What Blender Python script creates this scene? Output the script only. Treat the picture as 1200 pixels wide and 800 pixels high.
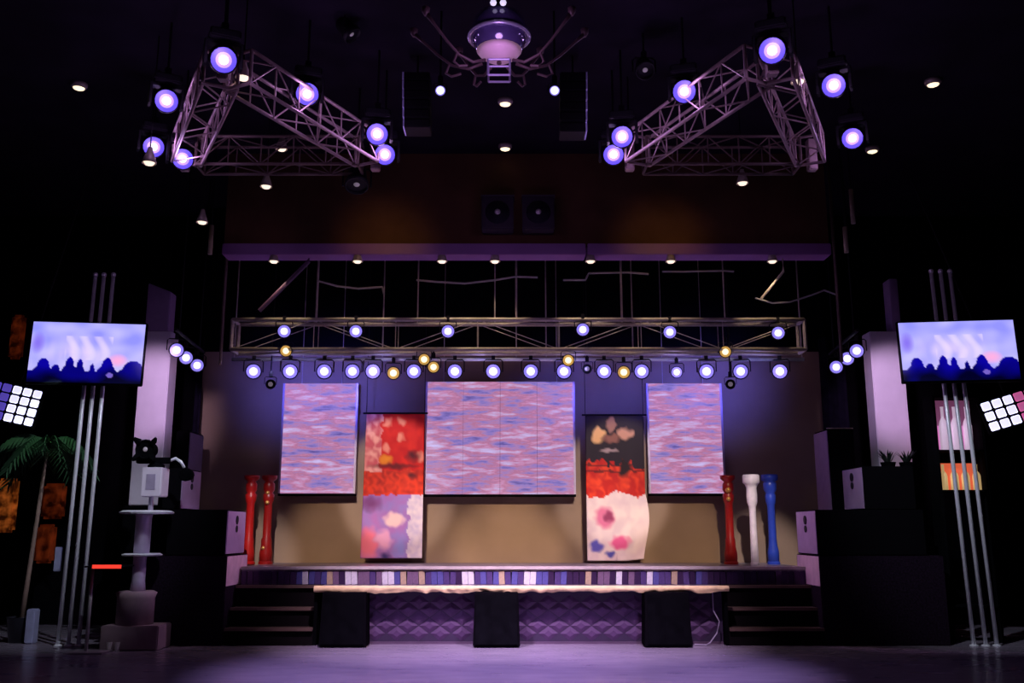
import bpy, bmesh, math, random
from mathutils import Vector, Matrix, noise
random.seed(7)
for o in list(bpy.data.objects): bpy.data.objects.remove(o)
scene = bpy.context.scene
COL = scene.collection
PI = math.pi

# ------------------------------------------------------------------ camera
F = 1100.0; H = 1.4; PITCH = math.atan(0.2)
CS, SN = math.cos(PITCH), math.sin(PITCH)
cd = bpy.data.cameras.new('camera'); cam = bpy.data.objects.new('camera', cd); COL.objects.link(cam)
cd.sensor_width = 36.0; cd.lens = 36.0 * F / 1200.0; cd.clip_start = 0.05; cd.clip_end = 100
cam.location = (0, 0, H); cam.rotation_euler = (PI / 2 + PITCH, 0, 0)
scene.camera = cam
# ------------------------------------------------------------------ world, view
w = bpy.data.worlds.new('world'); scene.world = w; w.use_nodes = True
bg = w.node_tree.nodes['Background']; bg.inputs[0].default_value = (0.3, 0.2, 0.6, 1); bg.inputs[1].default_value = 0.0012
vs = scene.view_settings
vs.view_transform = 'Standard'; vs.look = 'None'; vs.exposure = 0.0; vs.gamma = 1.0; vs.use_curve_mapping = False

def ray(u, v):
    q = (v - 400.0) / F
    return Vector(((u - 600.0) / F, CS + SN * q, SN - CS * q))
def P(u, v, Y):                       # point seen at pixel (u,v) lying at depth Y
    d = ray(u, v); return Vector((0, 0, H)) + d * (Y / d.y)
def PZ(u, v, z):                      # point seen at pixel (u,v) lying at height z
    d = ray(u, v); return Vector((0, 0, H)) + d * ((z - H) / d.z)

# ------------------------------------------------------------------ lights
def spot(name, loc, aim, watts, color, size=40, blend=0.6, radius=0.06, parent=None):
    l = bpy.data.lights.new(name, 'SPOT'); l.energy = watts; l.color = color
    l.spot_size = math.radians(size); l.spot_blend = blend; l.shadow_soft_size = radius
    o = bpy.data.objects.new(name, l); COL.objects.link(o); o.location = loc
    o.rotation_euler = (Vector(aim) - Vector(loc)).to_track_quat('-Z', 'Y').to_euler()
    return o
def point(name, loc, watts, color, radius=0.05):
    l = bpy.data.lights.new(name, 'POINT'); l.energy = watts; l.color = color; l.shadow_soft_size = radius
    o = bpy.data.objects.new(name, l); COL.objects.link(o); o.location = loc
    return o
LILAC = (0.62, 0.45, 1.0); BLUE = (0.13, 0.13, 1.0); WARM = (1.0, 0.68, 0.36); ROSE = (0.85, 0.5, 0.95)
# beams of the moving heads on the two triangular trusses: floor washes and front light on the stage; statue spots are added
for x, y in ((-2.4, 7.5), (2.4, 7.5)):
    spot('floor_wash_beam', (x, y, 5.2), (x * 0.45, 9.9, 0), 2300, (0.58, 0.41, 1.0), 46, 1.0)
for x in (-1.4, 1.4):
    spot('apron_wash_beam', (x, 9.3, 5.2), (x * 0.7, 12.0, 0.45), 2000, (0.88, 0.64, 0.95), 46, 1.0)
for x, ax in ((-2.6, -2.6), (-1.9, -1.35), (-1.5, -0.1), (1.5, 0.0), (1.9, 1.25), (2.6, 2.5)):
    spot('warm_front_beam', (x, 8.0, 5.25), (ax, 14.2, 1.12), 1100, (1.0, 0.70, 0.46), 15, 0.9)
spot('banner_beam', (-2.2, 7.8, 5.2), (-1.75, 13.9, 2.15), 1300, (1.0, 0.84, 0.84), 15, 0.4)
spot('banner_beam', (2.2, 7.8, 5.2), (1.55, 13.9, 2.15), 1300, (1.0, 0.84, 0.84), 15, 0.4)
for x, ax in ((-2.6, -3.65), (2.6, 3.6)):
    spot('statue_fill_spot', (x, 8.2, 5.2), (ax, 13.4, 1.45), 1300, (1.0, 0.85, 0.88), 12, 0.8)  # added spots brightening the statues, no fixture of their own

# ------------------------------------------------------------------ materials
MATS = {}
def mat(name, col, rough=0.5, metal=0.0, var=0.12, scale=8.0, bump=0.0, emit=None, estr=0.0, spec=0.5, coat=0.0):
    if name in MATS: return MATS[name]
    m = bpy.data.materials.new(name); m.use_nodes = True
    nt = m.node_tree; b = nt.nodes['Principled BSDF']
    b.inputs['Roughness'].default_value = rough; b.inputs['Metallic'].default_value = metal
    b.inputs['Specular IOR Level'].default_value = spec
    if coat: b.inputs['Coat Weight'].default_value = coat; b.inputs['Coat Roughness'].default_value = 0.1
    tc = nt.nodes.new('ShaderNodeTexCoord'); nz = nt.nodes.new('ShaderNodeTexNoise')
    nz.inputs['Scale'].default_value = scale; nz.inputs['Detail'].default_value = 4
    nt.links.new(tc.outputs['Object'], nz.inputs['Vector'])
    cr = nt.nodes.new('ShaderNodeValToRGB')
    cr.color_ramp.elements[0].position = 0.3; cr.color_ramp.elements[1].position = 0.7
    cr.color_ramp.elements[0].color = [c * (1 - var) for c in col] + [1]
    cr.color_ramp.elements[1].color = [min(1, c * (1 + var)) for c in col] + [1]
    nt.links.new(nz.outputs['Fac'], cr.inputs['Fac']); nt.links.new(cr.outputs['Color'], b.inputs['Base Color'])
    if bump:
        bp = nt.nodes.new('ShaderNodeBump'); bp.inputs['Strength'].default_value = bump; bp.inputs['Distance'].default_value = 0.01
        nt.links.new(nz.outputs['Fac'], bp.inputs['Height']); nt.links.new(bp.outputs['Normal'], b.inputs['Normal'])
    if emit:
        b.inputs['Emission Color'].default_value = list(emit) + [1]; b.inputs['Emission Strength'].default_value = estr
    MATS[name] = m; return m

def print_mat(name, emission=0.0, rough=0.7):
    m = bpy.data.materials.new(name); m.use_nodes = True; nt = m.node_tree; b = nt.nodes['Principled BSDF']
    a = nt.nodes.new('ShaderNodeAttribute'); a.attribute_name = 'print'
    b.inputs['Roughness'].default_value = rough
    if emission:
        b.inputs['Base Color'].default_value = (0.01, 0.01, 0.015, 1)
        nt.links.new(a.outputs['Color'], b.inputs['Emission Color']); b.inputs['Emission Strength'].default_value = emission
    else:
        nt.links.new(a.outputs['Color'], b.inputs['Base Color'])
    MATS[name] = m; return m

def led_mat():
    m = bpy.data.materials.new('led_wall_image'); m.use_nodes = True; nt = m.node_tree; b = nt.nodes['Principled BSDF']
    g = nt.nodes.new('ShaderNodeNewGeometry'); mp = nt.nodes.new('ShaderNodeMapping')
    mp.inputs['Scale'].default_value = (1.0, 1.0, 5.5)
    nz = nt.nodes.new('ShaderNodeTexNoise'); nz.inputs['Scale'].default_value = 2.4; nz.inputs['Detail'].default_value = 5; nz.inputs['Roughness'].default_value = 0.58
    nz.inputs['Distortion'].default_value = 0.0
    nt.links.new(g.outputs['Position'], mp.inputs['Vector']); nt.links.new(mp.outputs['Vector'], nz.inputs['Vector'])
    cr = nt.nodes.new('ShaderNodeValToRGB'); e = cr.color_ramp.elements
    stops = [(0.28, (0.10, 0.07, 0.30)), (0.39, (0.26, 0.19, 0.56)), (0.46, (0.44, 0.22, 0.46)), (0.51, (0.46, 0.17, 0.31)), (0.56, (0.58, 0.24, 0.45)), (0.63, (0.56, 0.38, 0.66)), (0.72, (0.62, 0.52, 0.92))]
    e[0].position = stops[0][0]; e[0].color = stops[0][1] + (1,); e[1].position = stops[-1][0]; e[1].color = stops[-1][1] + (1,)
    for p, c in stops[1:-1]:
        k = e.new(p); k.color = c + (1,)
    nt.links.new(nz.outputs['Fac'], cr.inputs['Fac'])
    b.inputs['Base Color'].default_value = (0.02, 0.02, 0.025, 1); b.inputs['Roughness'].default_value = 0.6
    nt.links.new(cr.outputs['Color'], b.inputs['Emission Color']); b.inputs['Emission Strength'].default_value = 0.95
    MATS['led'] = m; return m

black = mat('black_paint', (0.003, 0.003, 0.004), 0.8, var=0.3, spec=0.02)
blackwall = mat('black_wall_paint', (0.003, 0.0025, 0.004), 0.9, var=0.3, scale=3, spec=0.05)
blackmetal = mat('black_powder_coat', (0.006, 0.005, 0.008), 0.5, 0.0, spec=0.2)
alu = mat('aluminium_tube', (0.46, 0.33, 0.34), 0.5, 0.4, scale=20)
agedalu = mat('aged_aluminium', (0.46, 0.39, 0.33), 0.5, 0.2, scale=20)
shadedalu = mat('shaded_aluminium', (0.15, 0.10, 0.09), 0.5, 0.3, scale=20)  # darker copy of the aluminium: weaker light put into the colour
chrome = mat('polished_steel', (0.88, 0.90, 0.95), 0.3, 0.2, var=0.05)
velvet = mat('black_velvet', (0.010, 0.007, 0.018), 0.95, var=0.3, spec=0.05)
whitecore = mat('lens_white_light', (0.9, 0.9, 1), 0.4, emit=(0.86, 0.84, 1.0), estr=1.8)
bluehalo = mat('lens_blue_halo_glow', (0.1, 0.1, 0.6), 0.4, emit=(0.05, 0.03, 0.42), estr=1.0)  # blue halo around the lamps put into a glowing lens rim
lilachalo = mat('lens_lilac_halo_glow', (0.4, 0.3, 0.8), 0.4, emit=(0.30, 0.24, 0.95), estr=0.9)  # inner part of the lamp halo, as rim glow
warmcore = mat('lens_warm_light', (1, 0.8, 0.6), 0.4, emit=(1.0, 0.80, 0.52), estr=1.6)
yellowhalo = mat('lens_amber_halo_glow', (0.6, 0.4, 0.1), 0.4, emit=(0.75, 0.42, 0.10), estr=0.7)  # halo of the amber lamps put into the rim glow
dimlens = mat('lens_dim', (0.4, 0.35, 0.4), 0.3, emit=(0.6, 0.5, 0.6), estr=0.15)
ledm = led_mat()

# ------------------------------------------------------------------ mesh helpers
ORG = {}
class MB:
    def __init__(s): s.v = []; s.f = []; s.c = None
    def quad(s, a, b, c, d):
        n = len(s.v); s.v += [Vector(p) for p in (a, b, c, d)]; s.f.append((n, n + 1, n + 2, n + 3)); return s
    def box(s, x0, x1, y0, y1, z0, z1):
        n = len(s.v)
        s.v += [Vector(p) for p in ((x0, y0, z0), (x1, y0, z0), (x1, y1, z0), (x0, y1, z0), (x0, y0, z1), (x1, y0, z1), (x1, y1, z1), (x0, y1, z1))]
        s.f += [tuple(n + i for i in q) for q in ((0, 3, 2, 1), (4, 5, 6, 7), (0, 1, 5, 4), (1, 2, 6, 5), (2, 3, 7, 6), (3, 0, 4, 7))]
        return s
    def cbox(s, c, sx, sy, sz): return s.box(c[0] - sx / 2, c[0] + sx / 2, c[1] - sy / 2, c[1] + sy / 2, c[2] - sz / 2, c[2] + sz / 2)
    def path(s, pts, r, n=8, close_ends=True):
        pts = [Vector(p) for p in pts]; rings = []
        rr = r if isinstance(r, (list, tuple)) else [r] * len(pts)
        for i, p in enumerate(pts):
            t = (pts[min(i + 1, len(pts) - 1)] - pts[max(i - 1, 0)]).normalized()
            a = Vector((0, 0, 1)) if abs(t.z) < 0.9 else Vector((1, 0, 0))
            x = t.cross(a).normalized(); y = t.cross(x)
            k = len(s.v); rings.append(k)
            s.v += [p + (x * math.cos(2 * PI * j / n) + y * math.sin(2 * PI * j / n)) * rr[i] for j in range(n)]
        for a, b in zip(rings, rings[1:]):
            for j in range(n): s.f.append((a + j, b + j, b + (j + 1) % n, a + (j + 1) % n))
        if close_ends:
            s.f.append(tuple(rings[0] + j for j in range(n))); s.f.append(tuple(rings[-1] + n - 1 - j for j in range(n)))
        return s
    def tube(s, a, b, r, n=8): return s.path([a, b], r, n)
    def lathe(s, prof, n=20, c=(0, 0, 0), axis='z'):
        c = Vector(c); rings = []
        for r, h in prof:
            k = len(s.v); rings.append(k)
            for j in range(n):
                a = 2 * PI * j / n; x, y = r * math.cos(a), r * math.sin(a)
                s.v.append(c + (Vector((x, y, h)) if axis == 'z' else Vector((x, -h, y))))   # axis 'y': h runs towards -Y
        for a, b in zip(rings, rings[1:]):
            for j in range(n): s.f.append((a + j, a + (j + 1) % n, b + (j + 1) % n, b + j))
        s.f.append(tuple(rings[0] + n - 1 - j for j in range(n))); s.f.append(tuple(rings[-1] + j for j in range(n)))
        return s
    def mesh(s, name, m, smooth=False, bevel=0.0, org=None):
        me = bpy.data.meshes.new(name)
        o = org or Vector((0, 0, 0))
        me.from_pydata([v - o for v in s.v], [], s.f)
        bm = bmesh.new(); bm.from_mesh(me)
        bmesh.ops.recalc_face_normals(bm, faces=bm.faces)
        if bevel: bmesh.ops.bevel(bm, geom=list(bm.edges), offset=bevel, segments=2, affect='EDGES', clamp_overlap=True)
        bm.to_mesh(me); bm.free()
        if smooth:
            for p in me.polygons: p.use_smooth = len(p.vertices) == 4
        me.materials.append(m)
        return me
    def build(s, name, m, parent=None, smooth=False, bevel=0.0, org=None):
        """mesh in world coordinates; its parent's origin is subtracted"""
        if parent is not None: oo = ORG[parent.name]
        else: oo = Vector(org) if org is not None else Vector((0, 0, 0))
        ob = bpy.data.objects.new(name, s.mesh(name, m, smooth, bevel, oo)); COL.objects.link(ob)
        if parent is not None:
            ob.parent = parent
        else: ob.location = oo
        ORG[ob.name] = oo
        return ob
def tag(o, label=None, cat=None, group=None, kind=None):
    if label: o['label'] = label
    if cat: o['category'] = cat
    if group: o['group'] = group
    if kind: o['kind'] = kind
    return o
def thing(name, label, cat, loc=(0, 0, 0), group=None):
    o = bpy.data.objects.new(name, None); COL.objects.link(o); o.location = loc; o.empty_display_size = 0.1
    ORG[o.name] = Vector(loc); return tag(o, label, cat, group)
def child(name, me, parent, loc=(0, 0, 0), rot=None):
    o = bpy.data.objects.new(name, me); COL.objects.link(o); o.parent = parent; o.location = loc
    if rot: o.rotation_euler = rot
    return o
def struct(name, mb, m, **k): return tag(mb.build(name, m, **k), kind='structure')

# ------------------------------------------------------------------ the room
CEIL = 6.4
YS, YL, YD, YB = 12.2, 12.0, 12.6, 14.2          # skirt, ledge front, deck front, back wall
def floor_mat():
    m = bpy.data.materials.new('polished_floor'); m.use_nodes = True; nt = m.node_tree; b = nt.nodes['Principled BSDF']
    g = nt.nodes.new('ShaderNodeNewGeometry'); nz = nt.nodes.new('ShaderNodeTexNoise'); nz.inputs['Scale'].default_value = 3.5; nz.inputs['Detail'].default_value = 6
    mp = nt.nodes.new('ShaderNodeMapping'); mp.inputs['Scale'].default_value = (0.6, 2.0, 1)
    nt.links.new(g.outputs['Position'], mp.inputs['Vector']); nt.links.new(mp.outputs['Vector'], nz.inputs['Vector'])
    cr = nt.nodes.new('ShaderNodeValToRGB'); cr.color_ramp.elements[0].color = (0.20, 0.17, 0.23, 1); cr.color_ramp.elements[1].color = (0.28, 0.24, 0.29, 1)
    nt.links.new(nz.outputs['Fac'], cr.inputs['Fac']); nt.links.new(cr.outputs['Color'], b.inputs['Base Color'])
    mr = nt.nodes.new('ShaderNodeMapRange'); mr.inputs['To Min'].default_value = 0.14; mr.inputs['To Max'].default_value = 0.32
    nt.links.new(nz.outputs['Fac'], mr.inputs['Value']); nt.links.new(mr.outputs['Result'], b.inputs['Roughness'])
    return m
struct('floor', MB().box(-9, 9, -3, 16, -0.2, 0), floor_mat())
ceilm = mat('dark_ceiling_paint', (0.012, 0.008, 0.018), 0.85, var=0.3, scale=2, spec=0.1)
struct('ceiling', MB().box(-9, 9, -3, 16, CEIL, CEIL + 0.2), ceilm)
struct('wall_left', MB().box(-9.2, -9, -3, 16, 0, CEIL), blackwall)
struct('wall_right', MB().box(9, 9.2, -3, 16, 0, CEIL), blackwall)
struct('wall_front', MB().box(-9, 9, -3.2, -3, 0, CEIL), blackwall)
backm = mat('beige_stage_wall', (0.32, 0.23, 0.165), 0.85, var=0.1, scale=1.5, spec=0.1)
xl, xr = P(222, 600, YB).x, P(978, 600, YB).x
zbk = P(600, 412, YB).z
struct('wall_back', MB().box(xl, xr, YB, YB + 0.15, 0, zbk), backm)
struct('wall_back_upper', MB().box(xl, xr, YB, YB + 0.15, zbk, CEIL), blackwall)
struct('wall_back_left', MB().box(-9, xl, YB + 0.4, YB + 0.55, 0, CEIL), blackwall)
struct('wall_back_right', MB().box(xr, 9, YB + 0.4, YB + 0.55, 0, CEIL), blackwall)
# header over the stage opening
hx0, hx1 = P(262, 295, 12).x, P(972, 295, 12).x
zh0, zh1 = P(600, 300, 12).z, P(600, 287, 12).z
struct('trim_1', MB().box(hx0, hx1, 12.0, 12.2, zh1, CEIL), mat('brown_header_panel', (0.13, 0.065, 0.035), 0.85, var=0.2, scale=2, spec=0.1))
xm = P(687, 295, 12).x
pt = mat('purple_header_rail', (0.30, 0.13, 0.36), 0.5, var=0.1, scale=2)
struct('trim_2', MB().box(hx0, xm - 0.012, 11.92, 12.22, zh0, zh1), pt, bevel=0.01)
struct('trim_3', MB().box(xm + 0.012, hx1, 11.92, 12.22, zh0, zh1), pt, bevel=0.01)

# ------------------------------------------------------------------ stage
ZD = P(600, 664, YD).z; ZL = P(600, 688, YL).z
sx0, sx1 = P(283, 664, YD).x, P(944, 664, YD).x
lx0, lx1 = P(370, 690, YL).x, P(852, 690, YL).x
deckm = mat('grey_stage_deck', (0.20, 0.17, 0.20), 0.35, var=0.15, scale=3)
stage = thing('stage', 'low stage with foil fascia strip, cream cloth edge and quilted purple skirt', 'stage', (0, 13.0, 0))
MB().box(sx0, sx1, YD, YB - 0.005, ZD - 0.06, ZD).build('deck', deckm, stage)
MB().box(sx0, sx1, YD - 0.03, YD + 0.03, ZD - 0.035, ZD + 0.006).build('deck_edge_trim', mat('pale_edge_trim', (0.62, 0.55, 0.52), 0.4), stage, bevel=0.006)
MB().box(lx0, lx1, YL, YD, ZL - 0.05, ZL).build('ledge', deckm, stage)
fb = MB().box(sx0, sx1, YD + 0.02, YD + 0.06, 0, ZD - 0.06).build('fascia_board', black, stage)
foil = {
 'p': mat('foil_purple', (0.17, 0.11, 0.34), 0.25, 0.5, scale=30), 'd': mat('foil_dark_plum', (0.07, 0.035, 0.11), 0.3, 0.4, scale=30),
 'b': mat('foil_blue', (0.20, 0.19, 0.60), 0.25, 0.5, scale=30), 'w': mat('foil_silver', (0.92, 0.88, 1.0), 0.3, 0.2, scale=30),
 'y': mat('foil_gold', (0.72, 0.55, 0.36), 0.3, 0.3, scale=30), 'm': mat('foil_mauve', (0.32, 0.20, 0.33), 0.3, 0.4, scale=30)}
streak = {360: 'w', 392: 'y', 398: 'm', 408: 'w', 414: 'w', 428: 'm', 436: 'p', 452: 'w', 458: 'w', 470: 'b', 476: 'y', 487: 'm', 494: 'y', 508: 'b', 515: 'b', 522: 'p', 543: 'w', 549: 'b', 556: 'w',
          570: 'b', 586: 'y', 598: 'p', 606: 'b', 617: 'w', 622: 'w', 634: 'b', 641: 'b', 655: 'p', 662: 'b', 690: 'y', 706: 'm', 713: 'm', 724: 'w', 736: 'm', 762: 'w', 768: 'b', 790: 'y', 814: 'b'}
pz0, pz1 = ZL + 0.002, ZD - 0.05
npan = 92; pw = (sx1 - sx0) / npan
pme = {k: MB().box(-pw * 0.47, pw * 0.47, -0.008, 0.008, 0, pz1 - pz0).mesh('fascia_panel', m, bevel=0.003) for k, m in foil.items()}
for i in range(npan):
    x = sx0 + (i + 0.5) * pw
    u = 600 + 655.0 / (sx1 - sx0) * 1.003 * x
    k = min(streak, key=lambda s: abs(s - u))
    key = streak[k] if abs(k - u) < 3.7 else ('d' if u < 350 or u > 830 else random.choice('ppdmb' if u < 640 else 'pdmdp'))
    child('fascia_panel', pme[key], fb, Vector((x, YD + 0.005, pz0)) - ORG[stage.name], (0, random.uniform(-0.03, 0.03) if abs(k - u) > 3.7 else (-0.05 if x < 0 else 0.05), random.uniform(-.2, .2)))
# crumpled cream cloth along the ledge edge
mb = MB(); nx = 220; prof = [(0.10, 0.012), (0.0, 0.014), (-0.02, -0.01), (-0.018, -0.04), (-0.005, -0.06)]
for i in range(nx + 1):
    x = lx0 - 0.02 + (lx1 - lx0 + 0.04) * i / nx
    for j, (dy, dz) in enumerate(prof):
        a = noise.noise((x * 4, j * 0.8, 1)); b_ = noise.noise((x * 9, j * 1.3, 5))
        drop = (0.02 * a + 0.012 * b_) * (j / 2.0)
        mb.v.append(Vector((x, YL + dy - 0.012 * abs(b_) * min(j, 2) - 0.008, ZL + dz + drop + 0.004)))
for i in range(nx):
    for j in range(4): mb.f.append((i * 5 + j, i * 5 + 5 + j, i * 5 + 6 + j, i * 5 + 1 + j))
mb.build('cloth_edge', mat('cream_cloth', (0.85, 0.62, 0.32), 0.75, bump=0.4, scale=14), stage, smooth=True)
# quilted skirt
sk = MB().box(lx0 + 0.05, lx1 - 0.02, YS, YS + 0.05, 0.03, ZL - 0.05).build('skirt', mat('purple_vinyl_backing', (0.035, 0.02, 0.05), 0.5), stage)
dw, dh = 0.27, 0.19
pad = MB(); pad.v = [Vector(p) for p in ((-dw * .47, 0, 0), (0, 0, -dh * .47), (dw * .47, 0, 0), (0, 0, dh * .47), (-dw * .2, -.017, 0), (0, -.017, -dh * .2), (dw * .2, -.017, 0), (0, -.017, dh * .2))]
pad.f = [(0, 1, 5, 4), (1, 2, 6, 5), (2, 3, 7, 6), (3, 0, 4, 7), (4, 5, 6, 7)]
padm = mat('purple_quilted_vinyl', (0.085, 0.042, 0.105), 0.6, var=0.25, scale=5, spec=0.25)
pme_ = pad.mesh('quilt_pad', padm)
r = 0; z = 0.03 + dh / 2
while z < ZL - 0.13:
    x = lx0 + 0.05 + dw / 2 + (dw / 2 if r % 2 else 0)
    while x < lx1 - 0.02 - dw / 2:
        child('quilt_pad', pme_, sk, Vector((x, YS - 0.001, z)) - ORG[stage.name]); x += dw
    r += 1; z += dh / 2
MB().box(lx0 + 0.05, lx1 - 0.02, YS - 0.015, YS + 0.03, 0, 0.03).build('skirt_base_strip', mat('plum_strip', (0.10, 0.06, 0.10), 0.5), stage)

# stairs at both ends of the ledge
treadm = mat('dark_wood_tread', (0.05, 0.03, 0.022), 0.6, scale=6, bump=0.1); riserm = mat('black_riser', (0.006, 0.004, 0.005), 0.7, spec=0.1)
nosm = mat('worn_wood_nosing', (0.15, 0.09, 0.07), 0.5)
def stairs(u0, u1, label):
    x0, x1 = P(u0, 735, YL).x, P(u1, 735, YL).x
    t = thing('stage_stairs', label, 'stairs', ((x0 + x1) / 2, YL, 0))
    zs = [P(600, 736, 12.0).z, P(600, 712, 12.2).z, ZL]; ys = [12.0, 12.2, 12.4, YD - 0.0]; zp = 0
    for k in range(3):
        MB().box(x0, x1, ys[k] + 0.03, ys[k] + 0.06, zp, zs[k] - 0.03).build('riser', riserm, t)
        tr = MB().box(x0, x1, ys[k], ys[k + 1] + 0.03 if k < 2 else YD - 0.02, zs[k] - 0.03, zs[k]).build('tread', treadm, t, bevel=0.006)
        MB().box(x0, x1, ys[k] - 0.008, ys[k] + 0.02, zs[k] - 0.032, zs[k] + 0.004).build('nosing', nosm, tr)
        zp = zs[k]
    return x0, x1
a0, a1 = stairs(263, 366, 'dark wooden stage stairs beside the two red statues')
b0, b1 = stairs(855, 966, 'dark wooden stage stairs beside the white and blue statues')
MB().box(a1, a1 + 0.04, YL + 0.05, YD, 0, ZL - 0.05).build('ledge_end_panel', black, stage)
MB().box(b0 - 0.04, b0, YL + 0.05, YD, 0, ZL - 0.05).build('ledge_end_panel', black, stage)

# ------------------------------------------------------------------ LED walls
def led_wall(u0, u1, v0, v1, cols, rows, label):
    Y = 14.02
    a, b = P(u0, (v0 + v1) / 2, Y), P(u1, (v0 + v1) / 2, Y); z0, z1 = P(600, v1, Y).z, P(600, v0, Y).z
    t = thing('led_wall', label, 'led screen', ((a.x + b.x) / 2, Y, z0))
    MB().box(a.x, b.x, Y + 0.03, Y + 0.10, z0 - 0.02, z1).build('cabinet', black, t)
    W, Hh = (b.x - a.x) / cols, (z1 - z0) / rows
    me = MB().box(-W / 2 + .002, W / 2 - .002, 0, 0.03, -Hh / 2 + .002, Hh / 2 - .002).mesh('led_module', ledm)
    for i in range(cols):
        for j in range(rows):
            child('led_module', me, t, (a.x + (i + .5) * W - ORG[t.name].x, random.uniform(0, .002), (j + .5) * Hh))
    fr = mat('pale_screen_frame', (0.55, 0.45, 0.58), 0.4, 0.3)
    for x in (a.x, b.x): MB().box(x - .015, x + .015, Y - .005, Y + .1, z0, z1).build('side_frame', fr, t)
    MB().box(a.x - .015, b.x + .015, Y - .01, Y + .10, z0 - .035, z0).build('bottom_frame', black, t)
    for x in (a.x + .25, b.x - .25):
        MB().tube((x, Y + .08, z1), (x, Y + .08, CEIL), .006, 6).build('hanging_wire', agedalu, t)
led_wall(330, 417, 449, 578, 2, 3, 'LED screen with mauve streaks nearest the red statue pair')
led_wall(499, 673, 447, 579, 4, 3, 'widest LED screen with mauve streaks between the two banners')
led_wall(760, 847, 449, 578, 2, 3, 'LED screen with mauve streaks above the white and blue statues')

# ------------------------------------------------------------------ banners
def S(r, g, b):
    f = lambda c: (c / 255.0) ** 2.2
    return (f(r), f(g), f(b))
def lerp(a, b, t): t = max(0, min(1, t)); return tuple(x + (y - x) * t for x, y in zip(a, b))
def blob(x, y, cx, cy, rx, ry): return max(0, 1 - ((x - cx) / rx) ** 2 - ((y - cy) / ry) ** 2)
def printed(name, fn, cx, Y, z0, z1, W, nx, nz, m, parent, shape=None, flat=False, depth=0.0):
    mb = MB(); cols = []
    for j in range(nz + 1):
        for i in range(nx + 1):
            s, t = i / nx, j / nz                       # t = 0 at the top
            x = (s - .5) * W; z = z1 - (z1 - z0) * t; y = 0
            if shape: x, y, z = shape(s, t, x, z)
            mb.v.append(Vector((cx + x, Y + y, z))); cols.append(fn(s, t))
    for j in range(nz):
        for i in range(nx):
            a = j * (nx + 1) + i; mb.f.append((a, a + 1, a + nx + 2, a + nx + 1))
    o = mb.build(name, m, parent, smooth=True)
    ca = o.data.color_attributes.new('print', 'FLOAT_COLOR', 'POINT')
    for k, c in enumerate(cols): ca.data[k].color = (*c, 1)
    if depth:
        so = o.modifiers.new('cloth_thickness', 'SOLIDIFY'); so.thickness = depth
    return o
clothm = print_mat('printed_banner_cloth')
def red_banner(s, t):
    s, t = s + .07 * noise.noise((s * 9, t * 20, 31)) * min(1, 12 * s * (1 - s)), t + .018 * noise.noise((s * 11, t * 24, 47))
    n = noise.noise((s * 7, t * 16, 3)); n2 = noise.noise((s * 14, t * 30, 9))
    if t < 0.57:
        c = lerp(S(215, 12, 10), S(240, 40, 20), n + .3)
        if t > 0.40: c = lerp(S(235, 60, 25), S(180, 30, 15), n2 + .3)
        if s < 0.28 and t < 0.41: c = lerp(S(215, 90, 95), S(250, 170, 150), n2 + n + .4)
        for cx, cy in ((.38, .07), (.60, .06), (.37, .24), (.60, .17), (.95, .31)):
            c = lerp(c, S(255, 150, 120), blob(s, t, cx, cy, .08, .04) * 1.2)
        c = lerp(c, S(250, 150, 20), blob(s, t, .38, .325, .13, .04))
        c = lerp(c, S(90, 10, 25), blob(s, t, .82, .30, .16, .05)); c = lerp(c, S(90, 10, 25), blob(s, t, .82, .44, .09, .03))
        c = lerp(c, S(110, 12, 18), blob(s, t, .5, .37, .5, .025))
        return c
    c = lerp(S(170, 110, 185), S(150, 125, 200), n + .5)
    c = lerp(c, S(120, 60, 120), blob(s, t, .12, .63, .25, .07)); c = lerp(c, S(240, 120, 150), blob(s, t, .12, .9, .2, .13) * 1.3)
    c = lerp(c, S(245, 205, 205), blob(s, t, .53, .74, .18, .06) * 1.6); c = lerp(c, S(225, 160, 200), blob(s, t, .38, .87, .16, .08) * 1.4)
    c = lerp(c, S(50, 35, 110), blob(s, t, .42, .98, .12, .03)); c = lerp(c, S(140, 140, 215), blob(s, t, .66, .93, .15, .09))
    if s > 0.77: c = lerp(S(205, 190, 220), S(235, 220, 230), n2 + .5)
    return c
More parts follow.
